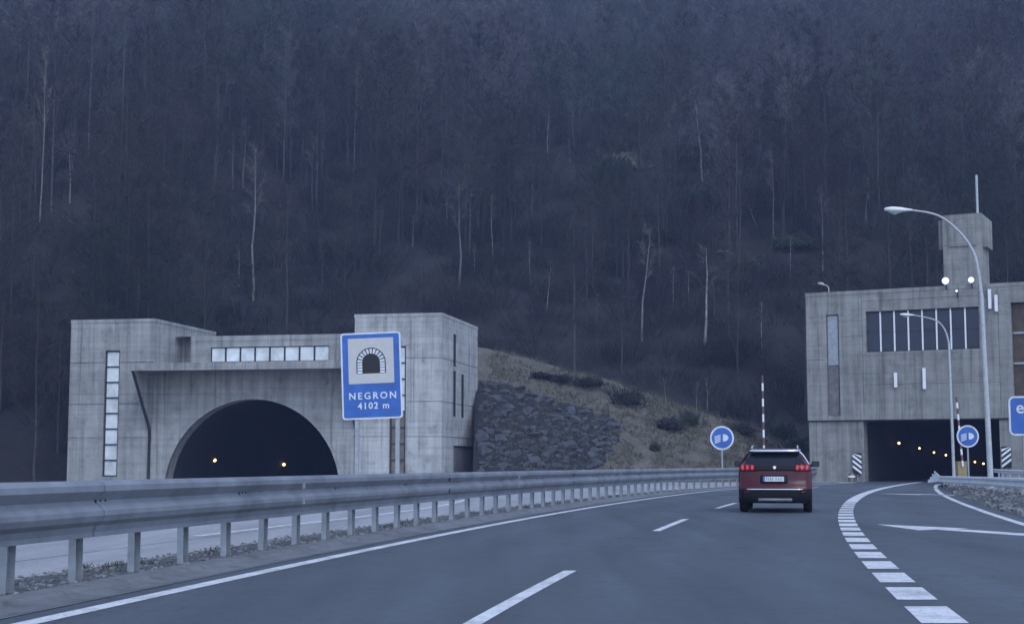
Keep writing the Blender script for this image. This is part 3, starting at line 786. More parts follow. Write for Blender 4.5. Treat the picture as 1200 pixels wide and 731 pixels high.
# ------------------------------------------------------------------ round blue signs
def round_sign(u, v, y, rpx, z0, label):
    p = at(u, v, y); r = rpx / 1750.0 * y
    s = tag(empty('round_sign', (p.x, y, z0)), label, 'road sign', 'round blue signs before the tunnel'); zc = p.z - z0
    T = Matrix.Translation((0, 0, zc))
    circ = lambda q: [(q * math.cos(2 * math.pi * i / 32), q * math.sin(2 * math.pi * i / 32)) for i in range(32)]
    b = plate(circ(r), -.03, 0, 'rim', M['signw'], s, T)
    plate(circ(r * .86), -.038, -.031, 'face', M['blue'], b, T)
    lamp_ = [(.02, -.30), (.02, .30)] + [(.08 + .46 * math.cos(R(a)) * .9, .30 * math.sin(R(a))) for a in (75, 50, 25, 0, -25, -50, -75)]
    plate([(x * r, z * r) for x, z in lamp_], -.045, -.0385, 'lamp_symbol', M['signw'], b, T, (.05 * r, .02 * r))
    for i in range(4):
        z = .24 - .16 * i
        plate([(-.12 * r, (z + .04) * r), (-.12 * r, (z - .05) * r), (-.62 * r, (z - .22) * r), (-.62 * r, (z - .13) * r)], -.045, -.0385, 'beam_symbol', M['signw'], b, T)
    mb = MB(); mb.tube([(0, .05, 0), (0, .05, zc + r * .5)], .05, 8); mb.build('post', M['steel2'], s)
round_sign(846, 513, 84, 14, 0, 'round blue headlamp sign behind the barrier, beside the red car')
round_sign(1134, 511, 80, 13, .15, 'round blue headlamp sign standing before the square tunnel mouth')

# ------------------------------------------------------------------ blue sign cut by the frame
y = 45.0; p = at(1214, 487, y); ww, hh = 62 / 1750 * y, 46 / 1750 * y
s = tag(empty('blue_sign', (p.x, y, .3), R(-6)), 'rounded blue sign with white border and letter e at the right edge', 'road sign')
T = Matrix.Translation((0, 0, p.z - .3))
b = plate(rrect(ww, hh, .17), -.03, 0, 'border', M['signw'], s, T)
plate(rrect(ww - .11, hh - .11, .12), -.037, -.031, 'face', M['blue'], b, T)
text('e', .52, M['signw'], b, T @ Matrix.Translation((-ww / 2 + .33, -.042, hh * .20)), bold=.006)
for x in (-.35, .35):
    mb = MB(); mb.b2((x - .05, .004, 0), (x + .05, .1, p.z - .3 + hh * .4)); mb.build('post', M['steel2'], s)

# ------------------------------------------------------------------ street lamps
def street_lamp(px, y, rad, z0, label, head_len):
    pts = [at(u, v, y) for u, v in px]; b0 = pts[0].copy(); b0.z = z0
    s = tag(empty('street_lamp', b0), label, 'street lamp', 'street lamps by the slip road')
    L = [q - b0 for q in pts]; L[0] = Vector((0, 0, 0))
    mb = MB(); mb.tube([L[0], (L[0] + L[1]) / 2, L[1]], [rad, rad * .85, rad * .7], 12); mb.b2((-rad * 1.6, -rad * 1.6, 0), (rad * 1.6, rad * 1.6, .05)); mb.build('pole', M['lampm'], s)
    # smooth arm
    arm = []
    ctl = [L[1]] + L[2:]
    for i in range(len(ctl) - 1):
        p0 = ctl[max(0, i - 1)]; p1 = ctl[i]; p2 = ctl[i + 1]; p3 = ctl[min(len(ctl) - 1, i + 2)]
        for k in range(5):
            t = k / 5
            arm.append(.5 * ((2 * p1) + (p2 - p0) * t + (2 * p0 - 5 * p1 + 4 * p2 - p3) * t * t + (3 * p1 - p0 - 3 * p2 + p3) * t ** 3))
    arm.append(ctl[-1]); n = len(arm)
    mb = MB(); mb.tube(arm, [rad * (.6 - .3 * i / n) for i in range(n)], 10); mb.build('arm', M['lampm'], s)
    e = arm[-1]; k = head_len
    d = (arm[-1] - arm[-3]).normalized(); d = Vector((d.x, d.y, d.z * .4)).normalized()
    mb = MB(); mb.tube([e - d * .1 * k, e + d * .1 * k, e + d * .35 * k, e + d * .7 * k, e + d * .95 * k, e + d * 1.0 * k], [rad * .45, .09 * k, .15 * k, .17 * k, .10 * k, .02], 12)
    mb.v = [(a, b, e.z + (c - e.z) * (.62 if c > e.z else .75)) for a, b, c in mb.v]
    mb.build('head', M['white'], s)
    mb = MB(); q = e + d * .58 * k
    mb.strip([[(q.x + .27 * k * f_ * math.cos(t), q.y + .11 * k * f_ * math.sin(t), e.z - .10 * k - .09 * k * (1 - f_)) for t in [2 * math.pi * i / 12 for i in range(13)]] for f_ in (1, .8, .4, .02)], smooth=True)
    mb.build('lens', M['panel'], s)
    return s
street_lamp([(1161, 558), (1150, 345), (1143, 302), (1127, 275), (1100, 253), (1066, 246)], 55, .11, .3, 'tall grey street lamp with curved arm beside the slip road', .95)
street_lamp([(1118, 556), (1112, 402), (1107, 386), (1096, 375), (1070, 369)], 90, .10, .1, 'smaller distant street lamp whose arm crosses the window band', .8)

# ------------------------------------------------------------------ raised barrier arms
def boom(u0, v0, u1, v1, y, z0, cab, label):
    a = at(u0, v0, y); b = at(u1, v1, y)
    s = tag(empty('boom_barrier', (a.x, y, z0)), label, 'barrier', 'raised boom barriers before the tunnel'); o = Vector((a.x, y, z0))
    mb = MB(); mb.b2((-.25, -.2, 0), (.25, .25, cab)); mb.b2((-.28, -.23, cab), (.28, .28, cab + .06)); mb.build('cabinet', M['yellow'], s)
    A = Vector((0, -.27, cab * .8)); B = b - o + Vector((0, -.27, 0)); n = 12
    for i in range(n):
        p, q = A.lerp(B, i / n), A.lerp(B, (i + 1) / n); mb = MB(); mb.tube([p, q], .06, 8)
        mb.build('arm_section', M['red'] if i % 2 == 1 else M['white'], s)
boom(895, 560, 892.5, 440, 90, 0, 1.15, 'red and white barrier arm raised upright behind the red car')
boom(1127, 560, 1119, 465, 84, .15, 1.15, 'raised barrier arm with a faded yellow cabinet between the lamp pole and round sign')
#PART4
# ------------------------------------------------------------------ the red car
CY = 37.75
cpt = at(908.5, 600, CY)
car = tag(empty('car', (cpt.x, CY, 0), -math.atan(.20)), 'dark red sport utility car seen from behind with its tail lamps lit', 'car')
def outline(hw, y0, y1, r, bow=.07, nb=.10):
    rt = []
    for f in (0, .3, .6): rt.append((f * (hw - r), y0 + bow * f * f * .5))
    for a in (10, 35, 60, 85): rt.append((hw - r + r * math.sin(R(a)), y0 + bow * .5 + .02 + r * (1 - math.cos(R(a)))))
    ya, yb = y0 + r + .12, y1 - r * 1.3 - .1
    for f in (.08, .22, .36, .5, .64, .78, .92): rt.append((hw, ya + (yb - ya) * f))
    for a in (80, 55, 30, 8): rt.append((hw - r * 1.3 + r * 1.3 * math.sin(R(a)), y1 - nb - r * 1.3 * (1 - math.cos(R(a)))))
    for f in (.6, .3): rt.append((f * (hw - r), y1 - nb * f))
    rt.append((0, y1))
    lf = [(-x, y) for x, y in rt[1:-1]][::-1]
    return rt + lf
SL = [(.24, .76, .16, 4.10, .16), (.30, .86, .06, 4.32, .18), (.42, .905, .01, 4.42, .2), (.60, .915, .0, 4.45, .2), (.66, .915, .015, 4.45, .2), (.70, .912, .06, 4.44, .2),
      (.86, .92, .10, 4.42, .22), (1.00, .915, .11, 4.36, .22), (1.08, .905, .12, 4.1, .22), (1.15, .885, .13, 3.55, .22), (1.19, .862, .15, 3.28, .2), (1.23, .835, .18, 3.16, .2),
      (1.33, .765, .26, 2.92, .18), (1.43, .70, .33, 2.68, .17), (1.49, .665, .37, 2.53, .16), (1.545, .63, .40, 2.38, .16), (1.59, .60, .42, 2.2, .16), (1.615, .52, .52, 2.0, .16), (1.628, .36, .75, 1.75, .16)]
rows = [[(x, y, z) for x, y in outline(hw, y0, y1, r)] for z, hw, y0, y1, r in SL]
NP = len(rows[0]); half = NP // 2
body = MB(); parts = {'rear_window': MB(), 'side_window': MB(), 'windscreen': MB(), 'lower_bumper': MB(), 'tail_lamp': None}
wins = {}
for i in range(len(rows) - 1):
    for k in range(NP):
        q = [rows[i][k], rows[i][(k + 1) % NP], rows[i + 1][(k + 1) % NP], rows[i + 1][k]]
        kk = k if k < half else NP - 1 - k                   # mirrored column index
        tgt = body
        if SL[i][0] >= 1.19 and SL[i + 1][0] <= 1.546:
            if kk <= 3: tgt = parts['rear_window'] if SL[i + 1][0] <= 1.50 else body
            elif 6 <= kk <= 12 and kk not in (9,) and SL[i + 1][0] <= 1.546: tgt = wins.setdefault('L' if k >= half else 'R', MB())
            elif kk >= 14: tgt = parts['windscreen']
        if SL[i + 1][0] <= .61: tgt = parts['lower_bumper']
        tgt.add(q, [(0, 1, 2, 3)], 0, True)
body.add(rows[-1], [tuple(range(NP))], 0, True)
bo = body.build('body', M['body'], car, fix=True)
body2 = MB(); body2.add(rows[0], [tuple(range(NP))[::-1]]); body2.build('underbody', M['plastic'], car)
parts['lower_bumper'].build('lower_cladding', M['plastic'], car, fix=True)
parts['rear_window'].build('rear_window', M['glass'], car, fix=True)
for w_ in wins.values(): w_.build('side_window', M['glass'], car, fix=True)
parts['windscreen'].build('windscreen', M['glass'], car, fix=True)
def rear_y(z, x):                                            # the rear surface at height z and offset x
    for a, b in zip(SL, SL[1:]):
        if a[0] <= z <= b[0]:
            t = (z - a[0]) / (b[0] - a[0]); hw, y0, r = [a[j] + (b[j] - a[j]) * t for j in (1, 2, 4)]
            ax = abs(x); bow = .07
            if ax <= hw - r: f = ax / (hw - r); return y0 + bow * f * f * .5
            s = min(1, (ax - hw + r) / r); return y0 + bow * .5 + .02 + r * (1 - math.sqrt(max(0, 1 - s * s)))
    return 0
def skin(name, x0, x1, z0, z1, mat, parent, lift=.012, nx=10, nz=3, shape=None):
    mb = MB(); rows_ = []
    for j in range(nz + 1):
        z = z0 + (z1 - z0) * j / nz; r_ = []
        for i in range(nx + 1):
            x = x0 + (x1 - x0) * i / nx; zz = z + (shape(x) if shape else 0); r_.append((x, rear_y(zz, x) - lift, zz))
        rows_.append(r_)
    mb.strip(rows_, smooth=True); o = mb.build(name, mat, parent)
    sl = o.modifiers.new('thickness', 'SOLIDIFY'); sl.thickness = lift * .8; sl.offset = 0
    return o
skin('tailgate_band', -.56, .56, 1.05, 1.185, M['plastic'], bo, .008)
for s in (-1, 1):
    a, b = (.50, .885) if s > 0 else (-.885, -.50)
    tl = skin('tail_lamp', a, b, 1.04, 1.215, M['tail2'], car, .02, 12)
    for c_ in (.56, .68, .80):                              # three slanted light claws
        x = s * c_; skin('light_bar', x - .024, x + .024, 1.07, 1.19, M['tail'], tl, .034, 3)
skin('spoiler', -.60, .60, 1.50, 1.575, M['plastic'], car, .10, 12, 2)
skin('roof_trim', -.62, .62, 1.515, 1.566, M['chrome'], car, .118, 12, 1)
for s in (-1, 1):
    mb = MB(); mb.tube([(s * .60, .40, 1.55), (s * .70, .42, 1.45), (s * .79, .45, 1.31), (s * .85, .48, 1.21)], .022, 6); mb.build('pillar_trim', M['chrome'] if s > 0 else M['plastic'], car)
    mb = MB(); mb.tube([(s * .575, .55, 1.60), (s * .57, .65, 1.665), (s * .565, 1.4, 1.70), (s * .56, 2.2, 1.655), (s * .56, 2.3, 1.60)], .022, 6); mb.build('roof_rail', M['chrome'], car)
    mb = MB()
    mb.tube([(s * .86, 2.82, 1.17), (s * .93, 2.80, 1.19), (s * .96, 2.76, 1.20)], [.03, .04, .04], 8)
    mb.box((s * 1.02, 2.76, 1.22), (.20, .13, .15)); mi_ = mb.build('mirror', M['plastic'], car, fix=True)
    bv = mi_.modifiers.new('round', 'BEVEL'); bv.width = .03; bv.segments = 3
    mb = MB(); mb.b2((s * 1.02 - .085, 2.688, 1.16), (s * 1.02 + .085, 2.694, 1.28)); mb.build('mirror_glass', M['pane'], mi_)
skin('bumper_chrome', -.70, .70, .572, .602, M['chrome'], car, .014, 12, 1)
skin('plate_recess', -.36, .32, .745, .945, M['plastic'], bo, .010)
pl = MB(); pl.b2((-.29, .02, .785), (.23, .04, .905)); po_ = pl.build('number_plate', M['signw'], car)
pl = MB(); pl.b2((-.288, .012, .787), (-.248, .0195, .903)); pl.build('plate_band', M['blue'], po_)
for i, x in enumerate((-.215, -.165, -.115, -.065, .02, .08, .14)):  # characters too blurred to read in the photograph
    pl = MB(); pl.b2((x, .013, .815), (x + .026, .0195, .878)); pl.build('smudged_character', M['steel2'], po_)
mb = MB(); mb.prism([(-.035, 1.12), (-.04, 1.16), (0, 1.175), (.04, 1.16), (.035, 1.12), (0, 1.085)], .08, .115); mb.build('emblem', M['chrome'], car)
for s in (-1, 1):
    skin('reflector', s * .70 - .07, s * .70 + .07, .50, .535, M['tail2'], car, .014, 3, 1)
skin('skid_plate', -.42, .42, .29, .36, M['steel2'], car, .012)
mb = MB(); mb.tube([(.1, .9, 1.63), (.1, .85, 1.72)], [.02, .012], 6); mb.build('aerial', M['plastic'], car)
mb = MB(); mb.tube([(-.55, .25, 1.05), (0, .16, 1.055), (.55, .25, 1.05)], .006, 5)
for s in (-1, 1):
    for yy in (.82, 3.50):
        T_ = Matrix.Translation((s * .80, yy, .345))
        mb = MB(); pr = [(.20, -.105), (.30, -.11), (.335, -.09), (.345, -.05), (.345, .05), (.335, .09), (.30, .11), (.20, .105)]
        mb.strip([[T_ @ Vector((b, a * math.cos(q), a * math.sin(q))) for a, b in pr] for q in [2 * math.pi * i / 28 for i in range(29)]], smooth=True)
        wh = mb.build('wheel', M['tyre'], car)
        mb = MB()
        mb.strip([[T_ @ Vector((s * b, a * math.cos(q), a * math.sin(q))) for a, b in ((.205, .10), (.19, .085), (.06, .06), (.001, .065))] for q in [2 * math.pi * i / 24 for i in range(25)]], smooth=True)
        for i in range(5):
            q = 2 * math.pi * i / 5; mb.tube([T_ @ Vector((s * .09, 0, 0)), T_ @ Vector((s * .10, .2 * math.cos(q), .2 * math.sin(q)))], .025, 5)
        mb.build('rim', M['rim'], wh)
        mb = MB()                                             # wheel arch cladding
        mb.strip([[(s * (.80 + .118), yy + a * math.cos(q), .345 + a * math.sin(q)) for a in (.36, .44)] + [(s * .88, yy + .45 * math.cos(q), .345 + .45 * math.sin(q))] for q in [R(-12 + 204 * i / 20) for i in range(21)]], smooth=True)
        mb.strip([[(s * .918, yy + .36 * math.cos(q), .345 + .36 * math.sin(q)), (s * .60, yy + .36 * math.cos(q), .345 + .36 * math.sin(q))] for q in [R(-12 + 204 * i / 20) for i in range(21)]])
        mb.build('wheel_arch', M['plastic'], car)
        mb = MB(); mb.add([T_ @ Vector((s * .116, .35 * math.cos(2 * math.pi * i / 24), .35 * math.sin(2 * math.pi * i / 24))) for i in range(24)], [tuple(range(24))])

# ------------------------------------------------------------------ stone revetment between the portals
rev = tag(empty('stone_revetment', (2, 101, 0)), 'bank of stacked dark blue-grey rocks on the slope beside the arched portal', 'stone bank')
def hull(seed, n=14, flat=.65, mat=None, name='stone'):
    rr = random.Random(seed); bm = bmesh.new()
    for _ in range(n):
        v = Vector((rr.gauss(0, 1), rr.gauss(0, 1), rr.gauss(0, 1))).normalized() * rr.uniform(.82, 1.05)
        v = Vector([max(-.72, min(.72, q)) for q in v])
        bm.verts.new((v.x, v.y * .8, v.z * flat))
    res = bmesh.ops.convex_hull(bm, input=bm.verts)
    bmesh.ops.delete(bm, geom=[e for e in res['geom_interior'] if isinstance(e, bmesh.types.BMVert)], context='VERTS')
    me = bpy.data.meshes.new(name); bm.to_mesh(me); bm.free()
    if mat: me.materials.append(mat)
    return me
def mound_hit(u, v):
    o = Vector((0, 0, CH)); d = at(u, v, 1) - o
    y = 98.0
    while y < 128:
        p = o + d * y
        if p.z <= mound_z(p.x, p.y): return p
        y += .1
    return None
POLY = [(563, 446), (600, 453), (640, 468), (680, 478), (716, 490), (728, 505), (718, 528), (690, 556), (563, 556)]
def inside(poly, u, v):
    c = False
    for (a, b), (e, f) in zip(poly, poly[1:] + poly[:1]):
        if (b > v) != (f > v) and u < (e - a) * (v - b) / (f - b) + a: c = not c
    return c
mb = MB()
def px_of(p):
    q = Vector((p[0], p[1], p[2] - CH)); zf = q.y * math.cos(PITCH) + q.z * math.sin(PITCH); zu = -q.y * math.sin(PITCH) + q.z * math.cos(PITCH)
    return 600 + 1750 * q.x / zf, 365.5 - 1750 * zu / zf
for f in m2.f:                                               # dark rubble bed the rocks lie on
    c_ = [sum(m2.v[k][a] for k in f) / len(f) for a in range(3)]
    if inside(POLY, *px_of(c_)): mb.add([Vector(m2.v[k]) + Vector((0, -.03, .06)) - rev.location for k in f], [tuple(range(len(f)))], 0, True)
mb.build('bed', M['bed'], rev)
SM = [hull(100 + i, mat=M['stone']) for i in range(12)]
rr = random.Random(5); cells = []
v = 447.0; row = 0
while v < 557:
    st = rr.uniform(4.9, 6.6)
    u = 560 + rr.uniform(-4, 4)
    while u < 730:
        wpx = rr.choice((6, 7, 8, 9, 10, 14))
        if inside(POLY, u + wpx / 2, v): cells.append((u + wpx / 2, v + rr.uniform(-3, 3), wpx))
        u += wpx * .82
    v += st; row += 1
rr.shuffle(cells); print('stones', len(cells))
for u, v, wpx in cells[:300]:
    p = mound_hit(u, v)
    if not p: continue
    sc = wpx / 1750 * p.y * .84
    o = link('stone', SM[rr.randrange(12)], rev, p - rev.location + Vector((0, .02, rr.uniform(-.04, .08))), (rr.uniform(-.4, .4) + .2, rr.uniform(-.5, .5), rr.uniform(-.8, .8)), (sc, sc * .9, sc * rr.uniform(.7, 1.15)))

# ------------------------------------------------------------------ shrubs, weeds, loose stones
def leaf_blob(seed, n, rx, rz, size, flat=False):
    r = random.Random(seed); mb = MB()
    for _ in range(n):
        while True:
            p = Vector((r.uniform(-1, 1), r.uniform(-1, 1), r.uniform(0, 1)))
            if p.x ** 2 + p.y ** 2 + p.z ** 2 < 1 and (p.length > .45 or r.random() < .4): break
        k = .75 + .5 * noise.noise(p * 2.3 + Vector((seed, 0, 0)))
        c = Vector((p.x * rx * k, p.y * rx * k, p.z * rz * k + .03)); s = size * r.uniform(.6, 1.4)
        a = Vector((r.gauss(0, 1), r.gauss(0, 1), r.gauss(0, 1))).normalized(); b = a.orthogonal().normalized()
        mb.add([c - a * s, c + b * s * .45, c + a * s, c - b * s * .45], [(0, 1, 2, 3)])
    return mb
def stems(seed, n, rx, h, th, forks=3):
    r = random.Random(seed); mb = MB()
    for _ in range(n):
        q = r.uniform(0, 6.28); k = r.random() ** .5 * rx; p = Vector((k * .4 * math.cos(q), k * .4 * math.sin(q), -.1))
        t = Vector((k * math.cos(q) + r.gauss(0, .1), k * math.sin(q) + r.gauss(0, .1), h * r.uniform(.5, 1)))
        mb.tube([p, p.lerp(t, .5) + Vector((r.gauss(0, .06), r.gauss(0, .06), 0)), t], [th, th * .7, th * .25], 3, cap=False, smooth=False)
        for f_ in range(forks):
            a = p.lerp(t, r.uniform(.35, .9)); b = a + Vector((r.gauss(0, .25) * h * .5, r.gauss(0, .25) * h * .5, r.uniform(.1, .35) * h)); s = Vector((th * .8, 0, 0))
            mb.add([a - s, a + s, b], [(0, 1, 2)])
    return mb
SHR = [(735, 474, 1.9, 1.5, 'brush', 'big dark bush in the middle of the grassy slope'), (690, 452, 1.6, .8, 'brush', 'low dark bush near the crest of the grassy slope, above the rocks'),
       (655, 447, 1.4, .6, 'brush', 'flat dark bush on the upper slope beside the arched portal'), (632, 443, 1.0, .5, 'brush', 'smallest dark bush high on the slope, closest to the arched portal'),
       (785, 503, 1.4, 1.0, 'brush', 'ragged brown bush low on the slope, above the round sign'), (808, 498, .9, 1.1, 'leaf', 'small green bush at the lower end of the slope, near the round sign'),
       (768, 527, .5, .45, 'leaf', 'tiny dark green tuft alone on the bare lower slope'),
       (915, 512, 1.6, 1.3, 'leaf', 'dark evergreen bush between the raised barrier arm and the square building'), (870, 508, 1.5, 1.0, 'brush', 'brown bush above the roof of the red car'),
       (932, 530, 1.3, 1.2, 'leaf', 'dark green bush against the corner of the square building')]
for i, (u, v, rx, rz, mt, lab) in enumerate(SHR):
    p = mound_hit(u, v)
    if p is None: p = at(u, v, 106); p.z = max(0, mound_z(p.x, p.y))
    s = tag(empty('shrub', p), lab, 'shrub', 'bushes on the slope between the portals')
    leaf_blob(i, 900, rx, rz, .11).build('foliage', M[mt], s)
    stems(i, 40, rx, rz * 1.1, .025, 5).build('stem', M['bark'], s)
rr = random.Random(11); mb = MB()                            # dry grass tufts on the slope
for _ in range(9000):
    x = rr.uniform(-2, 27); y = rr.uniform(100, 117); z = mound_z(x, y)
    if z < .1 or in_b(x, y, .3) or in_a(x, y, -.1): continue
    if noise.noise(Vector((x * .5, y * .5, 0))) < -.25: continue
    for k in range(3):
        h = rr.uniform(.10, .42); q = rr.uniform(0, 6.28); dx = Vector((math.cos(q), math.sin(q), 0)) * .035; o = Vector((x + rr.gauss(0, .08), y + rr.gauss(0, .08), z - .03))
        mb.add([o - dx, o + dx, o + Vector((rr.gauss(0, .14), rr.gauss(0, .14), h))], [(0, 1, 2)])
mb.build('dry_grass', M['grass'])['kind'] = 'stuff'
def scatter(name, fn, count, mat, seed, smin, smax, mats=None):
    r = random.Random(seed); mb = MB()
    base = [hull(seed * 50 + i, 9, .7) for i in range(6)]
    data = [([v_.co.copy() for v_ in m.vertices], [tuple(p.vertices) for p in m.polygons]) for m in base]
    for _ in range(count):
        p = fn(r)
        if p is None: continue
        s = smin + (smax - smin) * r.random() ** 3; vs, fs = data[r.randrange(6)]; Mx = Matrix.Rotation(r.uniform(0, 6.28), 3, 'Z')
        mb.add([Vector(p) + (Mx @ v_) * s for v_ in vs], fs)
    o = mb.build(name, mat); o['kind'] = 'stuff'; return o
def on_verge(r):
    y = 8 + 52 * r.random() ** 1.7; k = r.random(); x = Gx(y) - .9 + k * (Lx(y) - 1.15 * sec(y) - Gx(y) + .9)
    return (x, y, .015)
scatter('verge_gravel', on_verge, 5200, M['stone2'], 3, .012, .055)
def on_bank(r):
    y = 18 + 66 * r.random() ** 1.3; k = r.random(); a, b = Rx(y) + .5, RGx(y) + .8; x = a + (b - a) * k; h = bank_h(y)
    xm = Rx(y) + .55 + .45 * (RGx(y) - Rx(y) - .55)
    z = .05 + h * .62 * max(0, (x - Rx(y) - .55)) / max(.05, xm - Rx(y) - .55) if x < xm else (.05 + h * .62 + (h - .05 - h * .62) * min(1, (x - xm) / max(.05, RGx(y) - xm)))
    return (x, y, z)
scatter('bank_stones', on_bank, 4200, M['stone2'], 4, .03, .16)
r = random.Random(21); mb = MB()
for _ in range(1200):                                        # weeds in the verge and on the bank
    if r.random() < .7:
        y = 8 + 50 * r.random() ** 1.6; k = r.random(); x = Gx(y) - .85 + .6 * k
        if noise.noise(Vector((x * 1.1, y * .8, 5))) < .1: continue
        z = .01; hh = .085
    else:
        p = on_bank(r); x, y, z = p; hh = .12
    for k in range(4):
        h = r.uniform(.3, 1) * hh; q = r.uniform(0, 6.28); dx = Vector((math.cos(q), math.sin(q), 0)) * .010; o = Vector((x + r.gauss(0, .03), y + r.gauss(0, .03), z))
        mb.add([o - dx, o + dx, o + Vector((r.gauss(0, .06), r.gauss(0, .06), h))], [(0, 1, 2)])
mb.build('verge_weeds', M['weed'])['kind'] = 'stuff'

# ------------------------------------------------------------------ the wood on the hillside
def make_tree(seed, H, rad, limbs=16, start=.30, spread=1.0, tw=.018, twigs=16):
    r = random.Random(seed); tr = MB(); cr = MB()
    pts = []; x = y = 0.0; lean = (r.gauss(0, .02), r.gauss(0, .02)); N = 8
    for i in range(N + 1):
        f = i / N; pts.append(Vector((x, y, -.6 + (H + .6) * f))); x += lean[0] * H / N + r.gauss(0, .06); y += lean[1] * H / N + r.gauss(0, .06)
    tr.tube(pts, [rad * (1.25 if i == 0 else 1 - .86 * (i / N)) for i in range(N + 1)], 6, cap=False)
    def onp(f):
        k = min(N - 1, int(f * N)); return pts[k].lerp(pts[k + 1], f * N - k)
    for i in range(limbs):
        f = start + (.97 - start) * (i + r.random() * .7) / limbs
        a = onp(f); q = r.uniform(0, 6.28); ln = H * (.30 * (1.08 - f) + .06) * r.uniform(.7, 1.3) * spread
        d = Vector((math.cos(q), math.sin(q), r.uniform(.7, 1.5))).normalized()
        m_ = a + d * ln * .5 + Vector((0, 0, -.02 * ln)); e = a + d * ln + Vector((r.gauss(0, .1), r.gauss(0, .1), .12 * ln))
        lr = rad * (1 - .86 * f) * .45
        cr.tube([a, m_, e], [lr, lr * .6, lr * .2], 3, cap=False, smooth=False)
        for j in range(5):
            g_ = r.uniform(.3, 1.0); b = a.lerp(m_, g_ * 2) if g_ < .5 else m_.lerp(e, g_ * 2 - 1)
            d2 = (d + Vector((r.gauss(0, .6), r.gauss(0, .6), r.gauss(.2, .4)))).normalized(); l2 = ln * r.uniform(.3, .6); c = b + d2 * l2
            s = d2.orthogonal().normalized() * (lr * .35 + .008); cr.add([b - s, b + s, c], [(0, 1, 2)])
            for k in range(twigs):
                p = b.lerp(c, r.uniform(.15, 1)); d3 = (d2 + Vector((r.gauss(0, .8), r.gauss(0, .8), r.gauss(.25, .5)))).normalized(); l3 = r.uniform(.35, 1.0)
                s = Vector((r.gauss(0, 1), r.gauss(0, 1), r.gauss(0, 1))).cross(d3).normalized() * tw
                cr.add([p - s, p + s, p + d3 * l3], [(0, 1, 2)])
    return tr, cr
TREES = []
for i in range(7):
    H = 11.5 + (i * 37 % 5) * .9; t_, c_ = make_tree(40 + i, H, .11 + .02 * (i % 3), spread=.9 + .1 * (i % 3))
    TREES.append((t_.mesh('trunk', M['bark']), c_.mesh('crown', M['twig'])))
TREES_HAZED = []
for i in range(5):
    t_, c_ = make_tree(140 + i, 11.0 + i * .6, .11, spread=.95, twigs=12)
    TREES_HAZED.append((t_.mesh('trunk', M['bark']), c_.mesh('crown', M['twig_hazed'])))
def high(x, y, z):                                           # haze painted by tree colour: paler twigs take over up the hill
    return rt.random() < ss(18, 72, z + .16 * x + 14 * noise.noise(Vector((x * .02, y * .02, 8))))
PALE = []
for i in range(5):
    t_, c_ = make_tree(80 + i, 12.0, .135, limbs=9, start=.55, spread=.6, twigs=8)
    PALE.append((t_.mesh('trunk', M['pale']), c_.mesh('crown', M['palet'])))
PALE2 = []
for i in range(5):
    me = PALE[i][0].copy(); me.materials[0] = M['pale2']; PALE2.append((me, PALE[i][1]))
def hill_hit(u, v):
    o = Vector((0, 0, CH)); d = at(u, v, 1) - o; y = 112.0
    while y < 405:
        p = o + d * y
        z = hill_z(p.x, p.y)
        if y < 138 and -14 < p.x < 30: z = max(z, mound_z(p.x, p.y))
        if p.z <= z: return p
        y += .25
    return None
rt = random.Random(99)
def plant(p, tm, cm, label, group, sc, sz, rz, lean=(0, 0)):
    t = tag(empty('tree', p, rz), label, 'tree', group); t.rotation_euler = (lean[0], lean[1], rz)
    t.scale = (sc, sc, sz); link('trunk', tm, t); link('crown', cm, t); return t
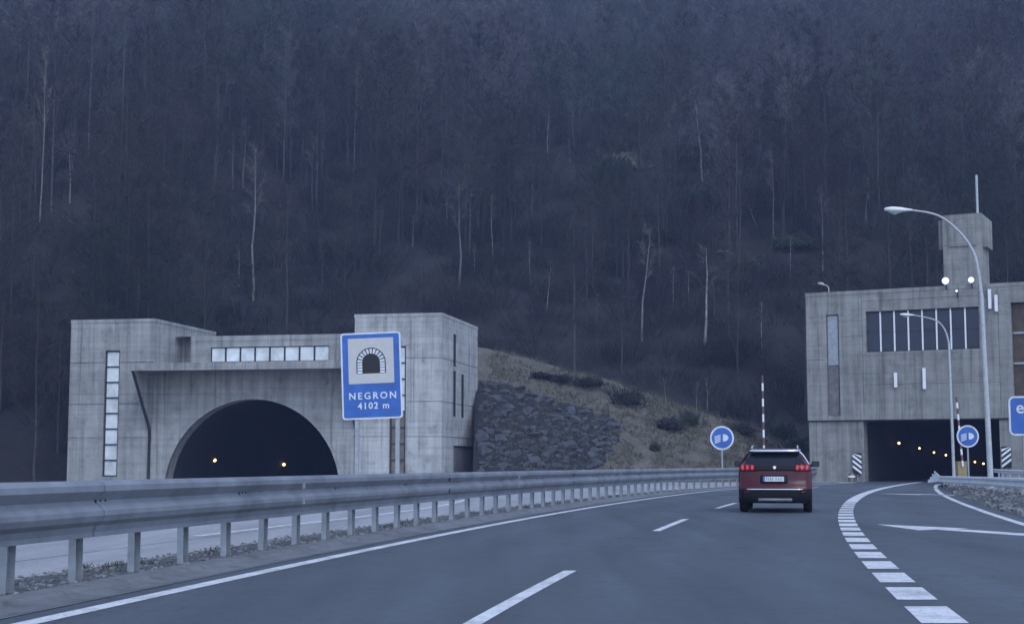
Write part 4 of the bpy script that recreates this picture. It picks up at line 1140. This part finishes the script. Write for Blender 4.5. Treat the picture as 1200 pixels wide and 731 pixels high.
# pale trunks that stand out one by one: (u, foot v, top v, slant, words)
PT = [(296, 352, 222, .0, 'tall pale trunk above the arched portal, between its two towers'), (142, 178, 28, .02, 'tall faint pale trunk near the top of the wood, over the portal tower'),
      (47, 265, 110, .02, 'thick pale trunk near the left border of the wood'), (103, 186, 50, .0, 'thin pale trunk between the thick border trunk and the tall faint one'),
      (82, 238, 176, .0, 'short pale trunk standing low between two taller pale ones at the left border'), (38, 350, 296, .0, 'stumpy pale trunk low at the left border, level with the tower roof'),
      (280, 336, 300, .0, 'little pale trunk just beside the tall trunk above the arch'), (377, 342, 298, .0, 'short pale trunk over the strip window of the arched portal'),
      (332, 212, 84, .0, 'slim pale trunk high above the strip window'), (299, 272, 196, .0, 'middle-height pale trunk upslope of the tall one over the arch'), (272, 222, 168, .0, 'pale trunk in the tight cluster high above the arch, first of three'),
      (284, 222, 160, .01, 'pale trunk in the middle of the tight cluster high above the arch'), (324, 204, 160, .0, 'pale trunk at the edge of the tight cluster high above the arch'),
      (366, 250, 186, .0, 'faint pale trunk alone, midway up above the strip window'), (414, 214, 112, .0, 'faint long pale trunk above the blue tunnel sign'),
      (537, 348, 250, -.02, 'bright pale birch trunk right above the tower with slit windows'), (578, 306, 248, .0, 'pale trunk upslope of the tower with slit windows, paired with a bright birch'),
      (484, 290, 262, .0, 'small pale trunk above the square tower behind the blue sign'), (524, 264, 232, .0, 'small pale trunk high above the tower with slit windows'), (517, 204, 176, .02, 'short bright pale trunk high up in the middle of the wood'),
      (556, 318, 294, .0, 'very short pale trunk between the two bright birches above the tower'), (622, 334, 296, .0, 'bright pale trunk above the crest of the grassy slope'), (641, 366, 322, .08, 'leaning pale trunk just above the grassy slope crest'),
      (664, 280, 240, .28, 'strongly slanting pale trunk, alone halfway up the hill'), (445, 304, 256, .0, 'dim pale trunk above the blue tunnel sign, downslope of the faint long one'), (642, 188, 140, .0, 'bright pale trunk beside an even shorter one, high in the middle'),
      (668, 190, 170, .0, 'shortest bright pale trunk high in the middle'), (671, 76, 52, .0, 'pale trunk near the top edge, middle of the wood'), (652, 58, 38, .0, 'topmost little pale trunk of the wood'),
      (823, 212, 142, .0, 'bright slim white trunk high above the red car'), (1015, 268, 224, .05, 'forked pale trunk upslope of the square building'), (906, 286, 206, .0, 'dim tall pale trunk upslope of the raised barrier arm'),
      (891, 176, 158, .0, 'tiny pale trunk high above the square building corner'), (964, 320, 246, .0, 'faint pale trunk behind the corner of the square building'), (926, 326, 290, .0, 'short pale trunk just uphill of the square building corner'),
      (752, 400, 304, .07, 'long leaning pale trunk behind the grassy slope'), (789, 362, 326, .06, 'short leaning pale trunk behind the grassy slope'), (807, 354, 328, .0, 'small upright pale trunk behind the lower grassy slope'),
      (826, 404, 322, .07, 'bright leaning pale trunk above the round blue sign by the car'), (772, 320, 302, .04, 'tiny slanted pale trunk higher up behind the grassy slope'), (804, 252, 232, .2, 'tiny steeply slanted pale trunk, halfway up over the car'),
      (888, 268, 246, -.3, 'pale trunk leaning the other way, over the raised barrier arm'), (829, 484, 462, .0, 'slim pale sapling at the lower end of the grassy slope crest'), (816, 490, 470, .0, 'pale stump-like sapling low beside the round blue sign'),
      (781, 484, 466, .0, 'pale thin sapling on the grassy slope past the big dark bush'), (700, 386, 356, .0, 'dim short pale trunk right behind the grassy crest'), (893, 420, 372, .05, 'pale trunk directly above the raised barrier arm'), (590, 300, 270, .0, 'dim pale trunk beside the birch pair above the slit-window tower')]
pale_px = []
for i, (u, v0, v1, sl, words_) in enumerate(PT):
    p = hill_hit(u, v0)
    if p is None: continue
    H = (v0 - v1) / 1750 * p.y * 1.12; hm = 12.0
    thick = .13 if v0 - v1 > 60 else .10
    if i in (0, 15, 29, 38): thick = .15
    sz = max(H / hm, .18) * 1.25
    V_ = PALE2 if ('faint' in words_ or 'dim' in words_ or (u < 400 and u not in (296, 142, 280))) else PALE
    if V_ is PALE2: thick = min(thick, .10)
    t = plant(p, V_[i % 5][0], V_[i % 5][1], words_, 'pale trunks standing out in the wood', (thick / .135 if v0 > 60 else .7) * min(1, max(.4, sz * 1.3)), sz, rt.uniform(0, 6.28))
    t.rotation_euler = (0, sl, rt.uniform(0, 6.28) if abs(sl) < .03 else 0)
    pale_px.append((p, H))
cand = []
for _ in range(26000):
    y = 106 + 285 * rt.random() ** .85; x = rt.uniform(-.40 * y - 6, .40 * y + 6)
    z = hill_z(x, y)
    if z < .2 and not (x < -33): continue
    if in_a(x, y, 1.0) and y < 126 or in_b(x, y, 1.0) and y < 124: continue
    if in_a(x, y, 1.0) and z < 8.5 or in_b(x, y, 1.0) and z < 8.5: continue
    if -14 < x < 30 and y < 138 and mound_z(x, y) > z: continue
    if (MAi @ Vector((x, y, 0))).y < -3 and x > -34: continue
    d = noise.noise(Vector((x * .03, y * .03, 4)))
    if rt.random() > .75 + d * .6: continue
    if any((a - x) ** 2 + (b - y) ** 2 < 4.0 for a, b, _ in cand[-1800:]): continue
    if any(b.y - 34 < y < b.y - .4 and abs(x - b.x * y / b.y) < 1.5 + .02 * (b.y - y) and z + 13 > CH + (b.z + .3 * h - CH) * y / b.y for b, h in pale_px): continue
    cu, cv = px_of((x, y, z))
    if 690 < cu < 770 and 180 < cv < 262: continue            # the clearing and the open view up to it
    cand.append((x, y, z))
    if len(cand) > 3400: break
# nearest in view first
def vis(c): return abs(c[0]) < .352 * c[1]
near = sorted([c for c in cand if vis(c)], key=lambda c: c[1])[:248]
ns = set(near)
for x, y, z in near:
    k = rt.randrange(7); s = rt.uniform(.75, 1.2)
    if x < -27: lab = 'bare grey-brown tree in the dark wood beyond the outer side of the arched portal'
    elif x < 2: lab = 'bare grey-brown tree on the hillside straight behind the arched portal'
    elif x < 20: lab = 'bare grey-brown tree in the dark wood behind the grassy slope crest'
    else: lab = 'bare grey-brown tree on the hillside behind the square building'
    plant((x, y, z), *(TREES_HAZED[k % 5] if high(x, y, z) else TREES[k]), lab, lab.replace('tree', 'trees', 1), s, s * rt.uniform(.85, 1.2), rt.uniform(0, 6.28))
rest = [c for c in cand if c not in ns]

def instancer(name, points, sources, seed, smin, smax):
    me = bpy.data.meshes.new(name); me.from_pydata([tuple(p) for p in points], [], [])
    r = random.Random(seed)
    for nm, typ, vals in (('rot', 'FLOAT', [r.uniform(0, 6.28) for _ in points]), ('sc', 'FLOAT', [r.uniform(smin, smax) for _ in points]), ('pick', 'INT', [r.randrange(len(sources)) for _ in points])):
        me.attributes.new(nm, typ, 'POINT').data.foreach_set('value', vals)
    o = link(name, me); o['kind'] = 'stuff'
    ng = bpy.data.node_groups.new(name, 'GeometryNodeTree')
    ng.interface.new_socket('Geometry', in_out='INPUT', socket_type='NodeSocketGeometry'); ng.interface.new_socket('Geometry', in_out='OUTPUT', socket_type='NodeSocketGeometry')
    N = ng.nodes; L = ng.links; gi = N.new('NodeGroupInput'); go = N.new('NodeGroupOutput')
    join = N.new('GeometryNodeJoinGeometry')
    for me_ in reversed(sources):
        so_ = bpy.data.objects.new(name + '_source', me_); oi = N.new('GeometryNodeObjectInfo'); oi.inputs['Object'].default_value = so_
        gi2 = N.new('GeometryNodeGeometryToInstance'); L.new(oi.outputs['Geometry'], gi2.inputs[0]); L.new(gi2.outputs[0], join.inputs[0])
    iop = N.new('GeometryNodeInstanceOnPoints'); L.new(gi.outputs[0], iop.inputs['Points']); L.new(join.outputs[0], iop.inputs['Instance'])
    iop.inputs['Pick Instance'].default_value = True
    def attr(nm, typ):
        a = N.new('GeometryNodeInputNamedAttribute'); a.data_type = typ; a.inputs['Name'].default_value = nm; return a.outputs['Attribute']
    L.new(attr('pick', 'INT'), iop.inputs['Instance Index'])
    cx = N.new('ShaderNodeCombineXYZ'); L.new(attr('rot', 'FLOAT'), cx.inputs['Z']); L.new(cx.outputs[0], iop.inputs['Rotation'])
    cs = N.new('ShaderNodeCombineXYZ'); sc_ = attr('sc', 'FLOAT')
    for k in 'XYZ': L.new(sc_, cs.inputs[k])
    L.new(cs.outputs[0], iop.inputs['Scale']); L.new(iop.outputs[0], go.inputs[0])
    md = o.modifiers.new('scatter', 'NODES'); md.node_group = ng
    return o
def joined(tm, cm):
    me = bpy.data.meshes.new('bare_tree'); n = len(tm.vertices)
    me.from_pydata([v_.co for v_ in tm.vertices] + [v_.co for v_ in cm.vertices], [], [tuple(p.vertices) for p in tm.polygons] + [tuple(i + n for i in p.vertices) for p in cm.polygons])
    for m in (tm.materials[0], cm.materials[0]): me.materials.append(m)
    me.polygons.foreach_set('material_index', [0] * len(tm.polygons) + [1] * len(cm.polygons)); return me
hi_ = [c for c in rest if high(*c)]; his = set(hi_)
instancer('hazed_upper_wood', hi_, [joined(a, b) for a, b in TREES_HAZED], 15, .75, 1.25)  # upper trees with the haze painted into their twigs
instancer('distant_wood', [c for c in rest if c not in his], [joined(a, b) for a, b in TREES], 5, .75, 1.25)
brush = [stems(300 + i, 30, 2.3, 1.9, .020, 5).mesh('brush', M['brush']) for i in range(4)]
pts = []
while len(pts) < 6500:
    y = 112 + 280 * rt.random(); x = rt.uniform(-.42 * y, .42 * y); z = hill_z(x, y)
    if z < .3 or (in_a(x, y, 1) or in_b(x, y, 1)) and z < 8.5: continue
    if -14 < x < 30 and y < 138 and mound_z(x, y) > z: continue
    cu, cv = px_of((x, y, z))
    if 692 < cu < 768 and 180 < cv < 232: continue
    pts.append((x, y, z - .05))
instancer('undergrowth', pts, brush, 6, .7, 1.7)
EV = [(722, 206, 3.6, 3.0, 'dark evergreen bush at the edge of the pale clearing high on the hill'), (770, 190, 3.4, 4.0, 'rounder dark evergreen beside the clearing, on the side of the white trunk'), (842, 240, 4.2, 4.2, 'tall dark evergreen bush below the bright white trunk over the car'),
      (872, 318, 3.4, 2.6, 'broad dark evergreen bush beside the fallen pale log'), (930, 292, 3.2, 2.2, 'dark evergreen bush upslope of the square building corner'), (760, 284, 3.4, 2.4, 'low dark evergreen bush in the middle of the hill, downslope of the clearing'), (150, 240, 3.0, 2.0, 'wide dark evergreen bush below the tall faint trunk at the left')]
for i, (u, v, rx, rz, lab) in enumerate(EV):
    p = hill_hit(u, v)
    s = tag(empty('evergreen_bush', p), lab, 'bush', 'evergreen bushes in the wood')
    leaf_blob(60 + i, 3600, rx, rz, .17).build('foliage', M['leaf'], s); stems(60 + i, 20, rx * .6, rz, .03, 2).build('stem', M['bark'], s)
p = hill_hit(740, 190)
mb = MB(); rows = []
for j in range(7):
    rows.append([(p.x + (i - 6) * .85 * math.sqrt(max(.05, 1 - ((j - 3) / 3.4) ** 2)), p.y + (j - 3) * 1.0, 0) for i in range(13)])
rows = [[(x, y, hill_z(x, y) + .35) for x, y, _ in r_] for r_ in rows]
mb.strip(rows, smooth=True); cl = mb.build('clearing', M['clearing']); cl['kind'] = 'structure'
p = hill_hit(838, 301); q = hill_hit(868, 305)
mb = MB(); d = q - p; mb.tube([Vector((0, 0, .5)), d * .4 + Vector((0, 0, .75)), d * .75 + Vector((0, 0, .55)), d + Vector((0, 0, .45))], [.16, .15, .11, .04], 7)
lg = tag(mb.build('fallen_log', M['pale'], loc=p), 'pale fallen log lying across the hillside above the red car', 'log')
mb = MB(); mb.tube([d * .5 + Vector((0, 0, .7)), d * .6 + Vector((.3, -.2, 1.3))], [.05, .015], 5); mb.build('branch', M['pale'], lg)

# ------------------------------------------------------------------ hazy evening air
if HAZE > 0:
    zt = max(hill_z(x, 410) for x in range(-190, 201, 5)) + 16
    mb = MB(); mb.b2((-330, -130, -1.1), (330, 440, zt))
    hm = bpy.data.materials.new('haze'); hm.use_nodes = True; t = hm.node_tree; t.nodes.remove(t.nodes['Principled BSDF'])
    pv = t.nodes.new('ShaderNodeVolumePrincipled'); pv.inputs['Density'].default_value = HAZE; pv.inputs['Color'].default_value = (.46, .58, 1.0, 1)
    t.links.new(pv.outputs[0], t.nodes['Material Output'].inputs['Volume'])
    mb.build('haze', hm)['kind'] = 'stuff'
